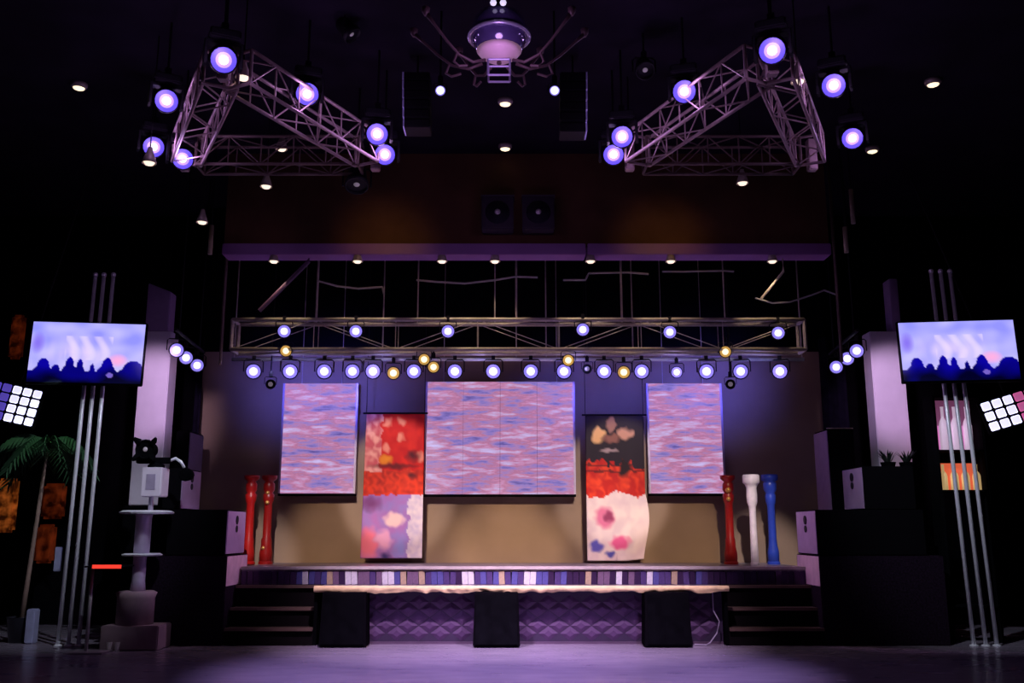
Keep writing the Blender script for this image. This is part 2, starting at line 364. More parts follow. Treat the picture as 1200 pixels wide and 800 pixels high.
def crown_banner(s, t):
    s, t = s + .07 * noise.noise((s * 9, t * 20, 31)) * min(1, 12 * s * (1 - s)), t + .018 * noise.noise((s * 11, t * 24, 47))
    n = noise.noise((s * 7, t * 14, 13)); n2 = noise.noise((s * 12, t * 26, 19))
    if t < 0.33 + 0.04 * n2 or (t < 0.38 and s > .78):
        c = S(38, 22, 34)
        for cx, cy, rx, ry, k in ((.22, .145, .13, .065, S(245, 185, 120)), (.68, .13, .15, .05, S(215, 155, 125)), (.44, .07, .09, .06, S(165, 115, 100)), (.45, .165, .2, .035, S(150, 95, 80))):
            c = lerp(c, k, blob(s, t, cx, cy, rx, ry) * 1.5 * (1 + n))
        c = lerp(c, S(190, 160, 155), blob(s, t, .41, .25, .2, .014))
        return c
    if t < 0.555 + 0.02 * n2 + 0.02 * math.sin(s * 9):
        c = lerp(S(200, 25, 15), S(245, 70, 30), n2 + n + .35)
        if t < .41 and int(t * 70) % 3 == 0: c = lerp(c, S(70, 10, 15), .8)
        c = lerp(c, S(40, 8, 12), blob(s, t, .66, .36, .12, .09) * 1.4)
        return c
    c = lerp(S(245, 225, 220), S(225, 200, 205), n + .4)
    c = lerp(c, S(225, 120, 160), blob(s, t, .3, .71, .2, .09) * 1.5); c = lerp(c, S(150, 60, 100), blob(s, t, .36, .70, .1, .05) * 1.3)
    c = lerp(c, S(235, 95, 150), blob(s, t, .55, .88, .2, .06) * 1.5); c = lerp(c, S(95, 90, 190), blob(s, t, .15, .9, .14, .05) * 1.5)
    c = lerp(c, S(80, 80, 170), blob(s, t, .40, .955, .1, .025) * 1.5)
    return c
def banner(u0, u1, v0, v1, fn, label, wavy):
    Y = 13.88; z0, z1 = P(600, v1, Y).z, P(600, v0, Y).z; a, b = P(u0, (v0 + v1) / 2, Y).x, P(u1, (v0 + v1) / 2, Y).x
    t = thing('hanging_banner', label, 'banner', ((a + b) / 2, Y, z0))
    def shape(s, q, x, z):
        y = 0.012 * math.sin(s * 13 + q * 3) * (.3 + q)
        if wavy and q > .55: x += 0.05 * s * math.sin((q - .55) * 9.5) * (1 if s > .5 else 0.2); z += 0.03 * q * max(0, s - .7) * 3
        if not wavy: x -= 0.03 * q * (1 - s)
        return x, y, z
    printed('banner_cloth', fn, (a + b) / 2, Y, z0, z1, b - a, 48, 110, clothm, t, shape, depth=0.003)
    MB().tube((a - .05, Y, z1), (b + .05, Y, z1), .014).build('hanging_rod', blackmetal, t)
    zt = P(600, 421, 12.9).z
    for x in (a, b): MB().tube((x, Y, z1), (x, Y, CEIL), .005, 6).build('hanging_wire', blackmetal, t)
banner(427, 496, 484, 654, red_banner, 'red hanging banner with lilac printed lower half and pale side strip', False)
banner(687, 756, 486, 657, crown_banner, 'hanging banner with gold emblem on black, red band and white bottom', True)

# ------------------------------------------------------------------ statues on the deck
def statue(u, v, htop, prof, m, label, trim=None, knobs=()):
    Y = (ZD - H) / ((SN - CS * (v - 400) / F)) * (CS + SN * (v - 400) / F)
    Y = min(Y, 13.6)
    b = P(u, v, Y); b.z = ZD; h = P(u, htop, Y).z - ZD; wpx = Y / 1.02 / F
    t = thing('column_statue', label, 'statue', b)
    body = [(r * wpx, z * h) for r, z in prof]
    MB().lathe(body, 18, b).build('body', m, t, smooth=True)
    MB().lathe([(prof[0][0] * wpx * 1.12, 0), (prof[0][0] * wpx * 1.12, .03), (prof[0][0] * wpx, .04)], 18, b).build('base', m, t)
    for rr, zz, side in knobs:
        k = MB(); c = b + Vector((side * wpx, -prof[3][0] * wpx * .9, zz * h))
        k.lathe([(.001, -rr), (rr * .7, -rr * .7), (rr, 0), (rr * .7, rr * .7), (.001, rr)], 10, c); k.build('gold_stud', trim, t, smooth=True)
    return t, b, h, wpx
redm = mat('red_lacquer', (0.50, 0.012, 0.010), 0.35, scale=12); dred = mat('dark_red_lacquer', (0.32, 0.010, 0.008), 0.35, scale=12)
goldm = mat('gold_paint', (0.75, 0.42, 0.12), 0.35, 0.5); whitem = mat('white_plaster', (0.85, 0.76, 0.74), 0.5); bluem = mat('blue_lacquer', (0.03, 0.07, 0.48), 0.35, scale=12)
stout = [(7.5, 0), (7.5, .12), (6, .2), (6, .27), (4.8, .3), (4.6, .68), (6.2, .72), (6.6, .78), (4.6, .80), (6.6, .84), (6.4, .90), (4.5, .93), (8.6, .96), (9, 1.0)]
slim = [(4.6, 0), (4.6, .05), (4.2, .3), (3.8, .55), (4.2, .64), (6.0, .69), (6.4, .76), (6.0, .85), (7.6, .89), (10, .91), (10, .985), (9, 1.0)]
tall = [(6.5, 0), (6.5, .14), (5.2, .2), (4.6, .28), (4.4, .65), (5.8, .69), (6.2, .76), (5, .79), (7.6, .83), (7.8, .90), (6.5, .92), (9.8, .94), (9.8, 1.0)]
statue(290, 660, 557, stout, redm, 'bright red column statue closest to the speaker stack')
statue(311, 660, 557, stout, dred, 'dark red column statue with gold studs beside the bright red one', goldm, ((.03, .80, 0), (.03, .69, 0), (.03, .18, -2)))
statue(857, 661, 557, stout, dred, 'dark red column statue with gold studs beside the white one', goldm, ((.045, .83, -1), (.035, .73, -1)))
statue(885, 662, 556, slim, whitem, 'white column statue with flared cap between red and blue ones')
statue(907, 661, 556, tall, bluem, 'blue column statue beside the white one')

# ------------------------------------------------------------------ speaker stacks at the wings
plinthm = mat('black_purple_carpet', (0.014, 0.007, 0.016), 0.95, var=0.5, scale=40, bump=0.3, spec=0.05)
facem = mat('pale_lilac_speaker_front', (0.36, 0.25, 0.42), 0.5, var=0.08); cheekm = mat('pink_cheek_panel', (0.66, 0.46, 0.54), 0.6)
grille = mat('speaker_grille', (0.012, 0.010, 0.018), 0.6, 0.0, scale=60, bump=0.5, spec=0.2)
blackbox = mat('black_speaker_wood', (0.004, 0.0035, 0.005), 0.85, scale=40, spec=0.02)
def plinth(uin, uout, sgn, label):
    xi, xo = P(uin, 700, 12.0).x, P(uout, 700, 12.0).x
    z1 = P(600, 651, 12.0).z
    t = thing('speaker_plinth', label, 'plinth', ((xi + xo) / 2, 12.4, 0))
    MB().box(min(xi, xo), max(xi, xo), 12.0, 12.95, 0, z1).build('carpet_box', plinthm, t, bevel=0.01)
    MB().box(xi - .012 if sgn > 0 else xi - .002, xi + .002 if sgn > 0 else xi + .012, 12.03, 12.93, ZL + .01, z1 - .01).build('cheek_panel', cheekm, t)
    return xi, xo, z1
def cabinet(x0, x1, y0, y1, z0, z1, inner, label, logo=True, feet=True, dots=True):
    """inner = +1 when the front faces +X"""
    t = thing('speaker_cabinet', label, 'speaker', ((x0 + x1) / 2, (y0 + y1) / 2, z0))
    MB().box(x0, x1, y0, y1, z0 + .006, z1).build('body', blackbox, t, bevel=0.008)
    xf = x1 if inner > 0 else x0
    MB().box(xf - .006, xf + .012, y0 + .015, y1 - .015, z0 + .02, z1 - .015).build('front_panel', facem, t, bevel=0.004)
    h = z1 - z0; yc = (y0 + y1) / 2; d = .014 * inner
    for zz, rr in ((z0 + h * .78, h * .10), (z0 + h * .58, h * .08)) if dots else ():
        k = MB(); n = 16
        k.path([(xf + d * .5, yc, zz), (xf + d * 1.3, yc, zz)], rr, n); k.build('driver', grille, t)
    for fx in (x0 + .05, x1 - .05):
        for fy in (y0 + .05, y1 - .05): MB().lathe([(.02, 0), (.02, .008)], 8, (fx, fy, z0)).build('foot', black, t)
    return t
xi, xo, zp = plinth(263, 150, 1, 'black carpeted plinth under the speaker stack next to the pedestal')
z1 = P(600, 597, 12.02).z
cabinet(P(196, 620, 12.02).x, P(265, 620, 12.02).x, 12.02, 12.85, zp, z1, 1, 'wide black subwoofer cabinet with pale front, on the plinth near the pedestal')
zz = P(600, 548, 12.2).z
cabinet(P(186, 570, 12.2).x, P(212, 570, 12.2).x, 12.2, 13.05 - .1, z1, zz, 1, 'small speaker with lilac front on the subwoofer near the pedestal')
xq = P(222, 530, 13.2).x
tb = thing('speaker_tower', 'tall dim speaker tower behind the stack near the pedestal', 'speaker', (xq, 13.4, 0))
MB().box(P(205, 530, 13.15).x, xq, 13.15, 13.75, 0, P(600, 505, 13.2).z).build('body', blackbox, tb, bevel=.01)
MB().box(xq - .004, xq + .012, 13.17, 13.73, 1.0, P(600, 507, 13.2).z).build('front_panel', mat('dim_violet_grille', (0.16, 0.13, 0.22), 0.6, scale=50), tb)
xi2, xo2, zp2 = plinth(963, 1110, -1, 'black carpeted plinth under the speaker stack next to the bar shelf')
cabinet(P(957, 620, 12.02).x, P(1084, 620, 12.02).x, 12.02, 12.85, zp2, z1, -1, 'wide black subwoofer cabinet with pale front, on the plinth near the bar shelf')
zz2 = P(600, 546, 12.2).z
cabinet(P(1012, 570, 12.2).x, P(1072, 570, 12.2).x, 12.2, 13.05 - .1, z1, zz2, -1, 'deep speaker with lilac front on the subwoofer near the bar shelf')
xq = P(968, 550, 12.7).x
tb = thing('speaker_tower', 'tall narrow speaker tower behind the stack near the bar shelf', 'speaker', (xq, 13.2, 0))
xq = P(970, 550, 13.1).x
MB().box(xq, P(1000, 550, 13.1).x, 13.0, 13.6, 0, P(600, 503, 13.1).z).build('body', blackbox, tb, bevel=.01)
MB().box(xq - .012, xq + .004, 13.02, 13.58, 1.0, P(600, 505, 13.1).z).build('front_panel', facem, tb)
MB().box(xq - .01, P(1000, 550, 13.1).x, 13.0, 13.02, P(600, 503, 13.1).z - .0, P(600, 503, 13.1).z + .012).build('top_rim', agedalu, tb)

# floor monitors before the skirt
for u, lab in ((404, 'black floor speaker before the stage skirt under the red banner'), (582, 'black floor speaker before the stage skirt under the widest LED screen'), (781, 'black floor speaker before the stage skirt under the gold emblem banner')):
    c = P(u, 757, 12.0).x; wd = 0.285; z1m = P(600, 694, 11.85).z
    t = thing('floor_speaker', lab, 'speaker', (c, 12.0, 0))
    mb = MB(); n = 0
    mb.v = [Vector(p) for p in ((c - wd, 11.8, 0.012), (c + wd, 11.8, 0.012), (c + wd, 12.15, 0.012), (c - wd, 12.15, 0.012), (c - wd * .93, 11.84, z1m), (c + wd * .93, 11.84, z1m), (c + wd * .93, 12.15, z1m), (c - wd * .93, 12.15, z1m))]
    mb.f = [(0, 3, 2, 1), (4, 5, 6, 7), (0, 1, 5, 4), (1, 2, 6, 5), (2, 3, 7, 6), (3, 0, 4, 7)]
    mb.build('body', blackbox, t, bevel=.01)
    mb = MB(); mb.v = [Vector(p) for p in ((c - wd * .9, 11.792, .04), (c + wd * .9, 11.792, .04), (c + wd * .86, 11.828, z1m - .03), (c - wd * .86, 11.828, z1m - .03))]; mb.f = [(0, 1, 2, 3)]
    g = mb.build('grille', black, t); so = g.modifiers.new('thickness', 'SOLIDIFY'); so.thickness = .012
    for fx in (-.22, .22):
        for fy in (11.85, 12.1): MB().lathe([(.02, 0), (.02, .014)], 8, (c + fx, fy, 0)).build('foot', black, t)
cb = MB().path([P(835, 694, 12.13), P(836, 715, 12.12), P(843, 728, 12.1), P(840, 742, 12.08), P(832, 753, 12.06), Vector((P(828, 756, 12.0).x, 12.0, .012)), Vector((P(815, 756, 12.0).x, 12.05, .012))], .008, 6).build('loose_cable', mat('grey_cable', (.35, .3, .4), .5), org=(P(835, 756, 12).x, 12.05, 0))
tag(cb, 'thin grey cable hanging down the quilted skirt beside the stairs', 'cable')

# ------------------------------------------------------------------ trusses
def truss_beam(name, A, B, wd, ht, zb, bay, parent, m, rt=0.022, rb=0.011):
    """box truss: chords in the mesh, each brace a child"""
    A, B = Vector((A[0], A[1], 0)), Vector((B[0], B[1], 0)); d = (B - A); L = d.length; d.normalize(); s = Vector((-d.y, d.x, 0)) * (wd / 2)
    mb = MB(); cs = []
    for sg in (-1, 1):
        for z in (zb, zb + ht):
            mb.tube(A + s * sg + Vector((0, 0, z)), B + s * sg + Vector((0, 0, z)), rt); cs.append((sg, z))
    beam = mb.build(name, m, parent, smooth=True)
    n = max(1, round(L / bay)); st = L / n
    q = lambda i, sg, z: A + d * (i * st) + s * sg + Vector((0, 0, z))
    for i in range(n + 1):
        for p0, p1 in (((-1, zb), (-1, zb + ht)), ((1, zb), (1, zb + ht)), ((-1, zb), (1, zb)), ((-1, zb + ht), (1, zb + ht))) if i in (0, n) else (((-1, zb), (-1, zb + ht)), ((1, zb), (1, zb + ht))):
            MB().tube(q(i, *p0), q(i, *p1), rb if 0 < i < n else rt * .9, 6).build('brace', m, beam)
        if i < n:
            e = i % 2
            for sg in (-1, 1): MB().tube(q(i, sg, zb + ht * e), q(i + 1, sg, zb + ht * (1 - e)), rb, 6).build('brace', m, beam)
            for z in (zb, zb + ht): MB().tube(q(i, 1 - 2 * e, z), q(i + 1, 2 * e - 1, z), rb, 6).build('brace', m, beam)
    return beam
ZT = 5.30
def tri(n, l, r, label):
    pts = [PZ(u, v, ZT) for u, v in (n, l, r)]
    c = (pts[0] + pts[1] + pts[2]) / 3
    t = thing('triangular_truss', label, 'truss', (c.x, c.y, ZT))
    for a, b in ((0, 1), (0, 2), (1, 2)):
        A, B = pts[a].xy, pts[b].xy; d = (B - A).normalized() * .17
        truss_beam('truss_beam', A + d, B - d, .30, .32, ZT, .36, t, alu if 0 in (a, b) else shadedalu, rt=.018, rb=.008)  # dimness of the rear beam put into its colour
    for p in pts:
        MB().cbox((p.x, p.y, ZT + .16), .1, .1, .36).build('corner_block', alu, t, bevel=.01)
        MB().tube((p.x, p.y, ZT + .3), (p.x, p.y, CEIL), .008, 6).build('hanging_cable', blackmetal, t)
    return pts
TL = tri((262, 92), (216, 198), (440, 198), 'triangular lighting truss hung on the side of the potted palm')
TR = tri((905, 86), (952, 198), (738, 198), 'triangular lighting truss hung on the side of the bar shelf')

# stage truss
tz0, tz1 = P(600, 408, 12.2).z, P(600, 373, 12.2).z
tx0, tx1 = P(270, 390, 12.2).x, P(945, 390, 12.2).x
st = thing('stage_truss', 'long horizontal box truss hung across the stage below the header', 'truss', ((tx0 + tx1) / 2, 12.4, tz0))
truss_beam('truss_beam', (tx0, 12.42), (tx1, 12.42), .30, tz1 - tz0, tz0, 1.1, st, agedalu, rt=.028, rb=.006)
for u in (372, 490, 580, 605, 728, 848):
    x = P(u, 340, 12.42).x
    MB().tube((x, 12.42, tz1), (x, 12.42, CEIL), .016 if u in (372, 605, 728) else .010, 6).build('hanging_pole', agedalu, st)
zpipe = P(600, 421, 12.9).z
lp = thing('lighting_pipe', 'thin horizontal pipe carrying the row of white-blue par lights', 'pipe', (0, 12.9, zpipe))
px0, px1 = P(272, 421, 12.9).x, P(942, 421, 12.9).x
MB().tube((px0, 12.9, zpipe), (px1, 12.9, zpipe), 0.026).build('pipe', chrome, lp, smooth=True)
for u in (274, 448, 605, 640, 742, 940):
    x = P(u, 421, 12.9).x
    MB().tube((x, 12.9, zpipe), (x, 12.9, CEIL), .010, 6).build('hanging_rod', agedalu, lp)
# diagonal braces and poles at the ends of the truss
def pole(pts, r, m, label, cat='pole', name='brace_pole'):
    o = MB().path(pts, r, 8).build(name, m, org=pts[0]); tag(o, label, cat); o.select_set(False)
    return o
purp = mat('purple_painted_tube', (0.08, 0.035, 0.09), 0.6)
pole([P(304, 364, 12.22), P(362, 306, 12.1), Vector((P(362, 306, 12.1).x, 12.1, zh0 + .02))], .03, purp, 'purple diagonal brace between header and truss above the red statues')
pole([P(892, 350, 12.25), P(918, 318, 12.12), Vector((P(918, 318, 12.12).x, 12.12, zh0 + .02))], .018, agedalu, 'grey diagonal brace between header and truss above the blue statue')
for u0, v0, u1, v1, Y, lab in ((272, 250, 264, 415, 12.3, 'slim upright pole at the truss end near the hanging bell lamps'), (970, 236, 980, 412, 12.3, 'slim upright pole at the truss end above the tall narrow speaker tower')):
    x = P(u1, 330, Y).x
    o = MB().tube((x, Y, P(600, v1 + 12, Y).z), (x, Y, CEIL), .022).build('support_pole', shadedalu, org=(x, Y, P(600, v1 + 12, Y).z)); tag(o, lab, 'pole')
# sagging cables behind the header
def cable(pts, Y, label, r=.014):
    pp = [P(u, v, Y) for u, v in pts]; out = []
    for a, b in zip(pp, pp[1:]):
        for k in range(5): out.append(a.lerp(b, k / 5))
    out.append(pp[-1])
    o = MB().path(out, r, 6).build('sagging_cable', mat('pale_cable', (0.38, 0.36, 0.32), .6), org=pp[0]); tag(o, label, 'cable')
cable([(372, 329), (395, 335), (420, 338), (448, 336), (450, 345)], 12.4, 'pale sagging cable behind the header above the first LED screen')
cable([(488, 328), (510, 330), (545, 332), (580, 328), (605, 324), (630, 325)], 12.4, 'longest pale sagging cable behind the header above the widest LED screen')
cable([(660, 328), (686, 328), (690, 320), (735, 319), (760, 321)], 12.42, 'pale kinked cable behind the header above the gold emblem banner')
cable([(776, 318), (800, 318), (848, 317), (860, 318)], 12.42, 'short straight pale cable behind the header near the blue statue')
cable([(885, 349), (905, 355), (925, 354), (950, 346), (966, 340), (980, 345)], 12.36, 'pale cable looping at the truss end above the blue statue', .012)

# ------------------------------------------------------------------ lighting fixtures
def par_meshes(r):
    ln = r * 2.2
    d = {}
    d['housing'] = MB().lathe([(r * .45, -ln), (r * .8, -ln * .85), (r * .95, -ln * .3), (r * 1.12, -.02), (r * 1.12, .03), (r * .98, .03), (r * .96, .0)], 16, axis='y').mesh('housing', blackmetal, smooth=True)
    y = MB(); R = r * 1.3
    y.path([(-R, r * .6, 0), (-R, r * .6, r * 1.5), (-R * .8, r * .6, r * 1.75), (R * .8, r * .6, r * 1.75), (R, r * .6, r * 1.5), (R, r * .6, 0)], r * .09, 6)
    d['yoke'] = y.mesh('yoke', blackmetal)
    d['clamp'] = MB().cbox((0, r * .6, r * 1.75 + .035), .05, .06, .08).mesh('clamp', blackmetal, bevel=.008)
    return d
PARM = {}
def lens_mesh(r0, r1, m):                # ring (r0 > 0) or disc, facing -Y
    mb = MB()
    if r0 == 0: mb.lathe([(r1, 0), (r1 * .8, .010), (r1 * .4, .016), (.002, .018)], 16, axis='y')
    else:
        n = 18
        for r, h in ((r0, .006), (r1, .004)):
            for j in range(n): mb.v.append(Vector((r * math.cos(2 * PI * j / n), -h, r * math.sin(2 * PI * j / n))))
        for j in range(n): mb.f.append((j, n + j, n + (j + 1) % n, (j + 1) % n))
    return mb.mesh('lens' if r0 == 0 else 'lens_rim', m)
LENS = {}
def par(L, r, label, group, kind='blue', aim=(0, 2, 1.2), name='par_light', rod=None, core=.55, lamp=None):
    """LED par can with its lens at world point L, facing aim"""
    if r not in PARM: PARM[r] = par_meshes(r)
    key = (r, kind, core)
    if key not in LENS:
        c, rim = {'blue': (whitecore, lilachalo), 'deep': (whitecore, bluehalo), 'warm': (warmcore, yellowhalo), 'dim': (dimlens, blackmetal)}[kind]
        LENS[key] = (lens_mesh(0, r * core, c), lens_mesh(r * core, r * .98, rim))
    d = (Vector(aim) - L); yaw = math.atan2(d.x, -d.y); tilt = math.atan2(d.z, math.hypot(d.x, d.y))
    t = thing(name, label, 'stage light', L, group); t.rotation_euler = (0, 0, yaw)
    h = child('housing', PARM[r]['housing'], t, rot=(-tilt, 0, 0))
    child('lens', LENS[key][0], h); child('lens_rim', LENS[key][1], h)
    child('yoke', PARM[r]['yoke'], t); child('clamp', PARM[r]['clamp'], t)
    top = r * 1.75 + .07
    if rod is not None and rod - L.z > top:
        child('drop_rod', MB().tube((0, r * .6, top), (0, r * .6, rod - L.z), .011, 6).mesh('drop_rod', blackmetal), t)
    return t
def head(L, label, group, aim=(0, 2, 1.2), r=.10, rod=None, kind='deep'):
    """moving head: base box, yoke arms, round head, lens"""
    t = thing('moving_head_light', label, 'stage light', L, group)
    d = (Vector(aim) - L); yaw = math.atan2(d.x, -d.y); tilt = math.atan2(d.z, math.hypot(d.x, d.y)); t.rotation_euler = (0, 0, yaw)
    if 'mh' not in PARM:
        PARM['mh'] = {
            'head': MB().lathe([(.05, -.17), (.10, -.14), (.125, -.05), (.125, 0), (.115, .015), (.115, .02), (.10, .012)], 18, axis='y').mesh('head', blackmetal, smooth=True),
            'yoke': MB().box(-.165, -.135, -.0, .1, -.05, .17).box(.135, .165, -.0, .1, -.05, .17).box(-.165, .165, -.0, .1, .15, .18).mesh('yoke', blackmetal, bevel=.006),
            'base': MB().box(-.13, .13, -.06, .16, .19, .27).mesh('base', blackmetal, bevel=.012), 'clamp': MB().box(-.03, .03, .02, .08, .27, .36).mesh('clamp', blackmetal)}
    m = PARM['mh']; key = ('mh', kind)
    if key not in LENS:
        LENS[key] = (lens_mesh(0, .042, whitecore), lens_mesh(.042, .068, lilachalo), lens_mesh(.068, .114, bluehalo))  # both outer rings glow in place of a halo
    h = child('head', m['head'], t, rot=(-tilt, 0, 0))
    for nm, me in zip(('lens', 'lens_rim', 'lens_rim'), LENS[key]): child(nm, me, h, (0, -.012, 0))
    for k in ('yoke', 'base', 'clamp'): child(k, m[k], t)
    if rod is not None: child('drop_rod', MB().tube((0, .05, .36), (0, .05, rod - L.z), .012, 6).mesh('drop_rod', blackmetal), t)
    return t

# row under the pipe
gl = 'white-blue par lights hung in a row along the stage pipe'
ORD = 'first second third fourth fifth sixth seventh eighth ninth tenth eleventh twelfth thirteenth fourteenth fifteenth'.split()
for i, u in enumerate((297, 340, 380, 413, 437, 485, 533, 578, 622, 661, 708, 752, 828, 868, 914)):
    L = P(u, 435, 12.80); par(L, .10, ORD[i] + ' large white-blue par light of the pipe row from the red statue pair', gl, rod=zpipe + .02)
for u, v, nm in ((461, 437, 'red banner'), (731, 436, 'gold emblem banner')):
    par(P(u, v, 12.80), .085, 'amber par light in the white-blue row above the ' + nm, 'amber par lights in the pipe row', 'warm', rod=zpipe + .02)
par(P(793, 436, 12.8), .075, 'smaller white par light in the row above the last LED screen', None, rod=zpipe + .02)
for u, v, lab in ((335, 411, 'amber spot on the truss above the red statues'), (497, 421, 'amber spot below the truss beside the red banner top'), (508, 430, 'lower amber spot hung just beneath another amber spot'), (666, 422, 'amber spot below the truss over the widest LED screen'), (850, 412, 'amber spot on the truss above the white statue')):
    par(P(u, v, 12.25), .075, lab, None, 'warm', rod=tz0 + .02)
for u, v, nm in ((317, 450, 'the red statue pair'), (688, 432, 'the gold emblem banner'), (856, 450, 'the white and blue statues')):
    par(P(u, v, 12.6), .06, 'small dull work light hung under the pipe above ' + nm, 'dull work lights under the pipe', 'dim', rod=CEIL, name='work_light')
# inside the truss
for i, (u, v) in enumerate(((333, 388), (417, 388), (525, 388), (683, 386), (785, 389), (912, 390))):
    par(P(u, v, 12.22), .085, ORD[i] + ' par light inside the stage truss from the red statue pair end', 'par lights inside the stage truss', rod=tz1)
# below the header
bell = MB().lathe([(.022, .14), (.03, .10), (.055, .03), (.072, -.03), (.068, -.03), (.05, .02)], 14).mesh('shade', agedalu, smooth=True)
bulb = MB().lathe([(.002, -.055), (.04, -.045), (.055, -.02), (.04, .012), (.01, .03)], 12).mesh('bulb', mat('bulb_warm_light', (1, .8, .6), emit=(1.0, .78, .62), estr=1.3), smooth=True)
def bell_lamp(L, label, group, top, sc=1.0, wt=0):
    t = thing('bell_pendant_lamp', label, 'lamp', L, group)
    a = child('shade', bell, t); b = child('bulb', bulb, t); a.scale = b.scale = (sc,) * 3
    if top - L.z > .15: child('cord', MB().tube((0, 0, .13 * sc), (0, 0, top - L.z), .007, 6).mesh('cord', blackmetal), t)
    if wt: spot('bell_glow', L + Vector((0, 0, -.07)), L + Vector((0, .28, -1)), wt, (1, .75, .5), 72, .5, .03)
for i, u in enumerate((321, 419, 518, 580, 692, 786, 905)):
    bell_lamp(P(u, 304, 11.98), ORD[i] + ' small warm lamp under the purple header rail from the palm side', 'warm lamps under the header rail', zh0 + .02, wt=20)
for u, v, Y, lab in ((175, 188, 8.9, 'white bell lamp hung beside the palm-side triangular truss'), (237, 258, 11.0, 'lowest bell lamp hung near the slim upright pole'), (312, 216, 10.3, 'bell lamp hung under the rear beam of the palm-side truss'), (330, 172, 10.3, 'bell lamp glowing between beams of the palm-side truss'), (870, 212, 10.3, 'bell lamp hung under the rear beam of the bar-side truss'), (935, 93, 8.2, 'bell lamp glowing inside the bar-side truss'), (285, 88, 8.0, 'small bell lamp beside the front corner of the palm-side truss')):
    bell_lamp(P(u, v, Y), lab, None, CEIL)
# recessed ceiling spots
def ceiling_spot(u, v, label, z=CEIL, r=.07):
    c = PZ(u, v, z); t = thing('ceiling_spot', label, 'ceiling light', (c.x, c.y, CEIL - .06))
    MB().lathe([(r * 1.3, CEIL), (r * 1.3, CEIL - .03), (r, CEIL - .06), (r * .9, CEIL - .04)], 16, (c.x, c.y, 0)).build('trim_ring', agedalu, t, smooth=True)
    MB().lathe([(r * .9, CEIL - .045), (r * .85, CEIL - .062), (.01, CEIL - .085)], 16, (c.x, c.y, 0)).build('bulb', warmcore, t, smooth=True)
ceiling_spot(93, 98, 'lone warm ceiling spot far out on the palm side')
ceiling_spot(1093, 94, 'lone warm ceiling spot far out on the bar side')
ceiling_spot(592, 117, 'warm ceiling spot directly behind the domed chandelier')
ceiling_spot(592, 170, 'warm ceiling spot in the centre close to the stage header')
ceiling_spot(1022, 173, 'warm ceiling spot beside the rear corner of the bar-side truss')
# moving heads on the triangles
gA = 'moving heads on the palm-side triangular truss'; gB = 'moving heads on the bar-side triangular truss'
lA = 'palm-side truss'; lB = 'bar-side truss'
glow = []
for g, lab, rows in ((gA, lA, ((262, 70, 7.45), (360, 110, 8.55), (442, 157, 9.15), (451, 181, 9.6), (195, 118, 8.6), (180, 172, 9.6), (214, 186, 9.6))),
                     (gB, lB, ((905, 59, 7.35), (802, 107, 8.5), (729, 160, 9.15), (719, 181, 9.6), (977, 100, 8.3), (999, 162, 9.5)))):
    for (u, v, Y), where in zip(rows, ('at the front corner of', 'midway along the inner beam of', 'upper of two at the inner rear corner of', 'lower of two at the inner rear corner of', 'hung outside the outer beam of', 'hung beyond the outer rear corner of', 'right at the outer rear corner of')):
        L = P(u, v, Y); head(L, 'blue-white moving head ' + where + ' the ' + lab, g, rod=CEIL)
        point('moving_head_glow', L + (Vector((0, 0, H)) - L).normalized() * .2, 3.5, (0.72, 0.42, 1.0), .04)
# side light trios next to the white pillars
for g, lab, rows, pl in (('trio of side lights by the palm-side pillar', 'white-blue side light on the short bar by the palm-side pillar', ((207, 410, 12.1), (218, 419, 12.55), (231, 428, 13.0)), 'short angled light bar beside the palm-side white pillar'),
                     ('trio of side lights by the bar-side pillar', 'white-blue side light on the short bar by the bar-side pillar', ((1004, 411, 12.1), (993, 420, 12.55), (980, 430, 13.0)), 'short angled light bar beside the bar-side white pillar')):
    pp = [P(*r_) for r_ in rows]
    for L, where in zip(pp, ('front', 'middle', 'rear')): par(L, .09, where + ' ' + lab, g, aim=(0, 3, 1.4))
    up = Vector((0, .054, .245)); bar = thing('light_bar', pl, 'pipe', pp[1] + up)
    MB().tube(pp[0] + up + (pp[0] - pp[1]) * .4, pp[2] + up + (pp[2] - pp[1]) * .4, .024).build('pipe', blackmetal, bar)
    for L in (pp[0], pp[2]): MB().tube(L + up, (L.x + up.x, L.y + up.y, CEIL), .01, 6).build('hanging_rod', blackmetal, bar)
for src, dst, s in ((P(186, 395, 11.2), P(180, 462, 13.1), -1), (P(1036, 395, 11.2), P(1045, 462, 13.1), 1)):
    spot('side_light_beam', src, dst, 150, (0.88, 0.60, 1.0), 44, 0.8)
    spot('cheek_beam', (s * 1.2, 12.75, 3.55), (s * 3.9, 12.5, 1.0), 170, ROSE, 30, 0.7)
for u in (320, 440, 560, 680, 800, 900):
    point('row_glow', P(u, 432, 12.55), 2.6, (.36, .32, 1.0), .05)
# blue wash of the pipe row on the stage wall
for u in (330, 400, 490, 580, 670, 760, 850, 915):
    L = P(u, 437, 12.85); spot('row_beam', L, (L.x * 1.03, YB, 3.6), 110, BLUE, 92, 1.0)
# warm glow on the header from the rear truss lamps
for u in (440, 790):
    L = P(u, 235, 11.0); L.z = 5.35
    spot('header_beam', (L.x, 10.6, 5.2), (L.x, 12.0, 5.1), 9, (1.0, 0.55, 0.10), 66, 1.0)

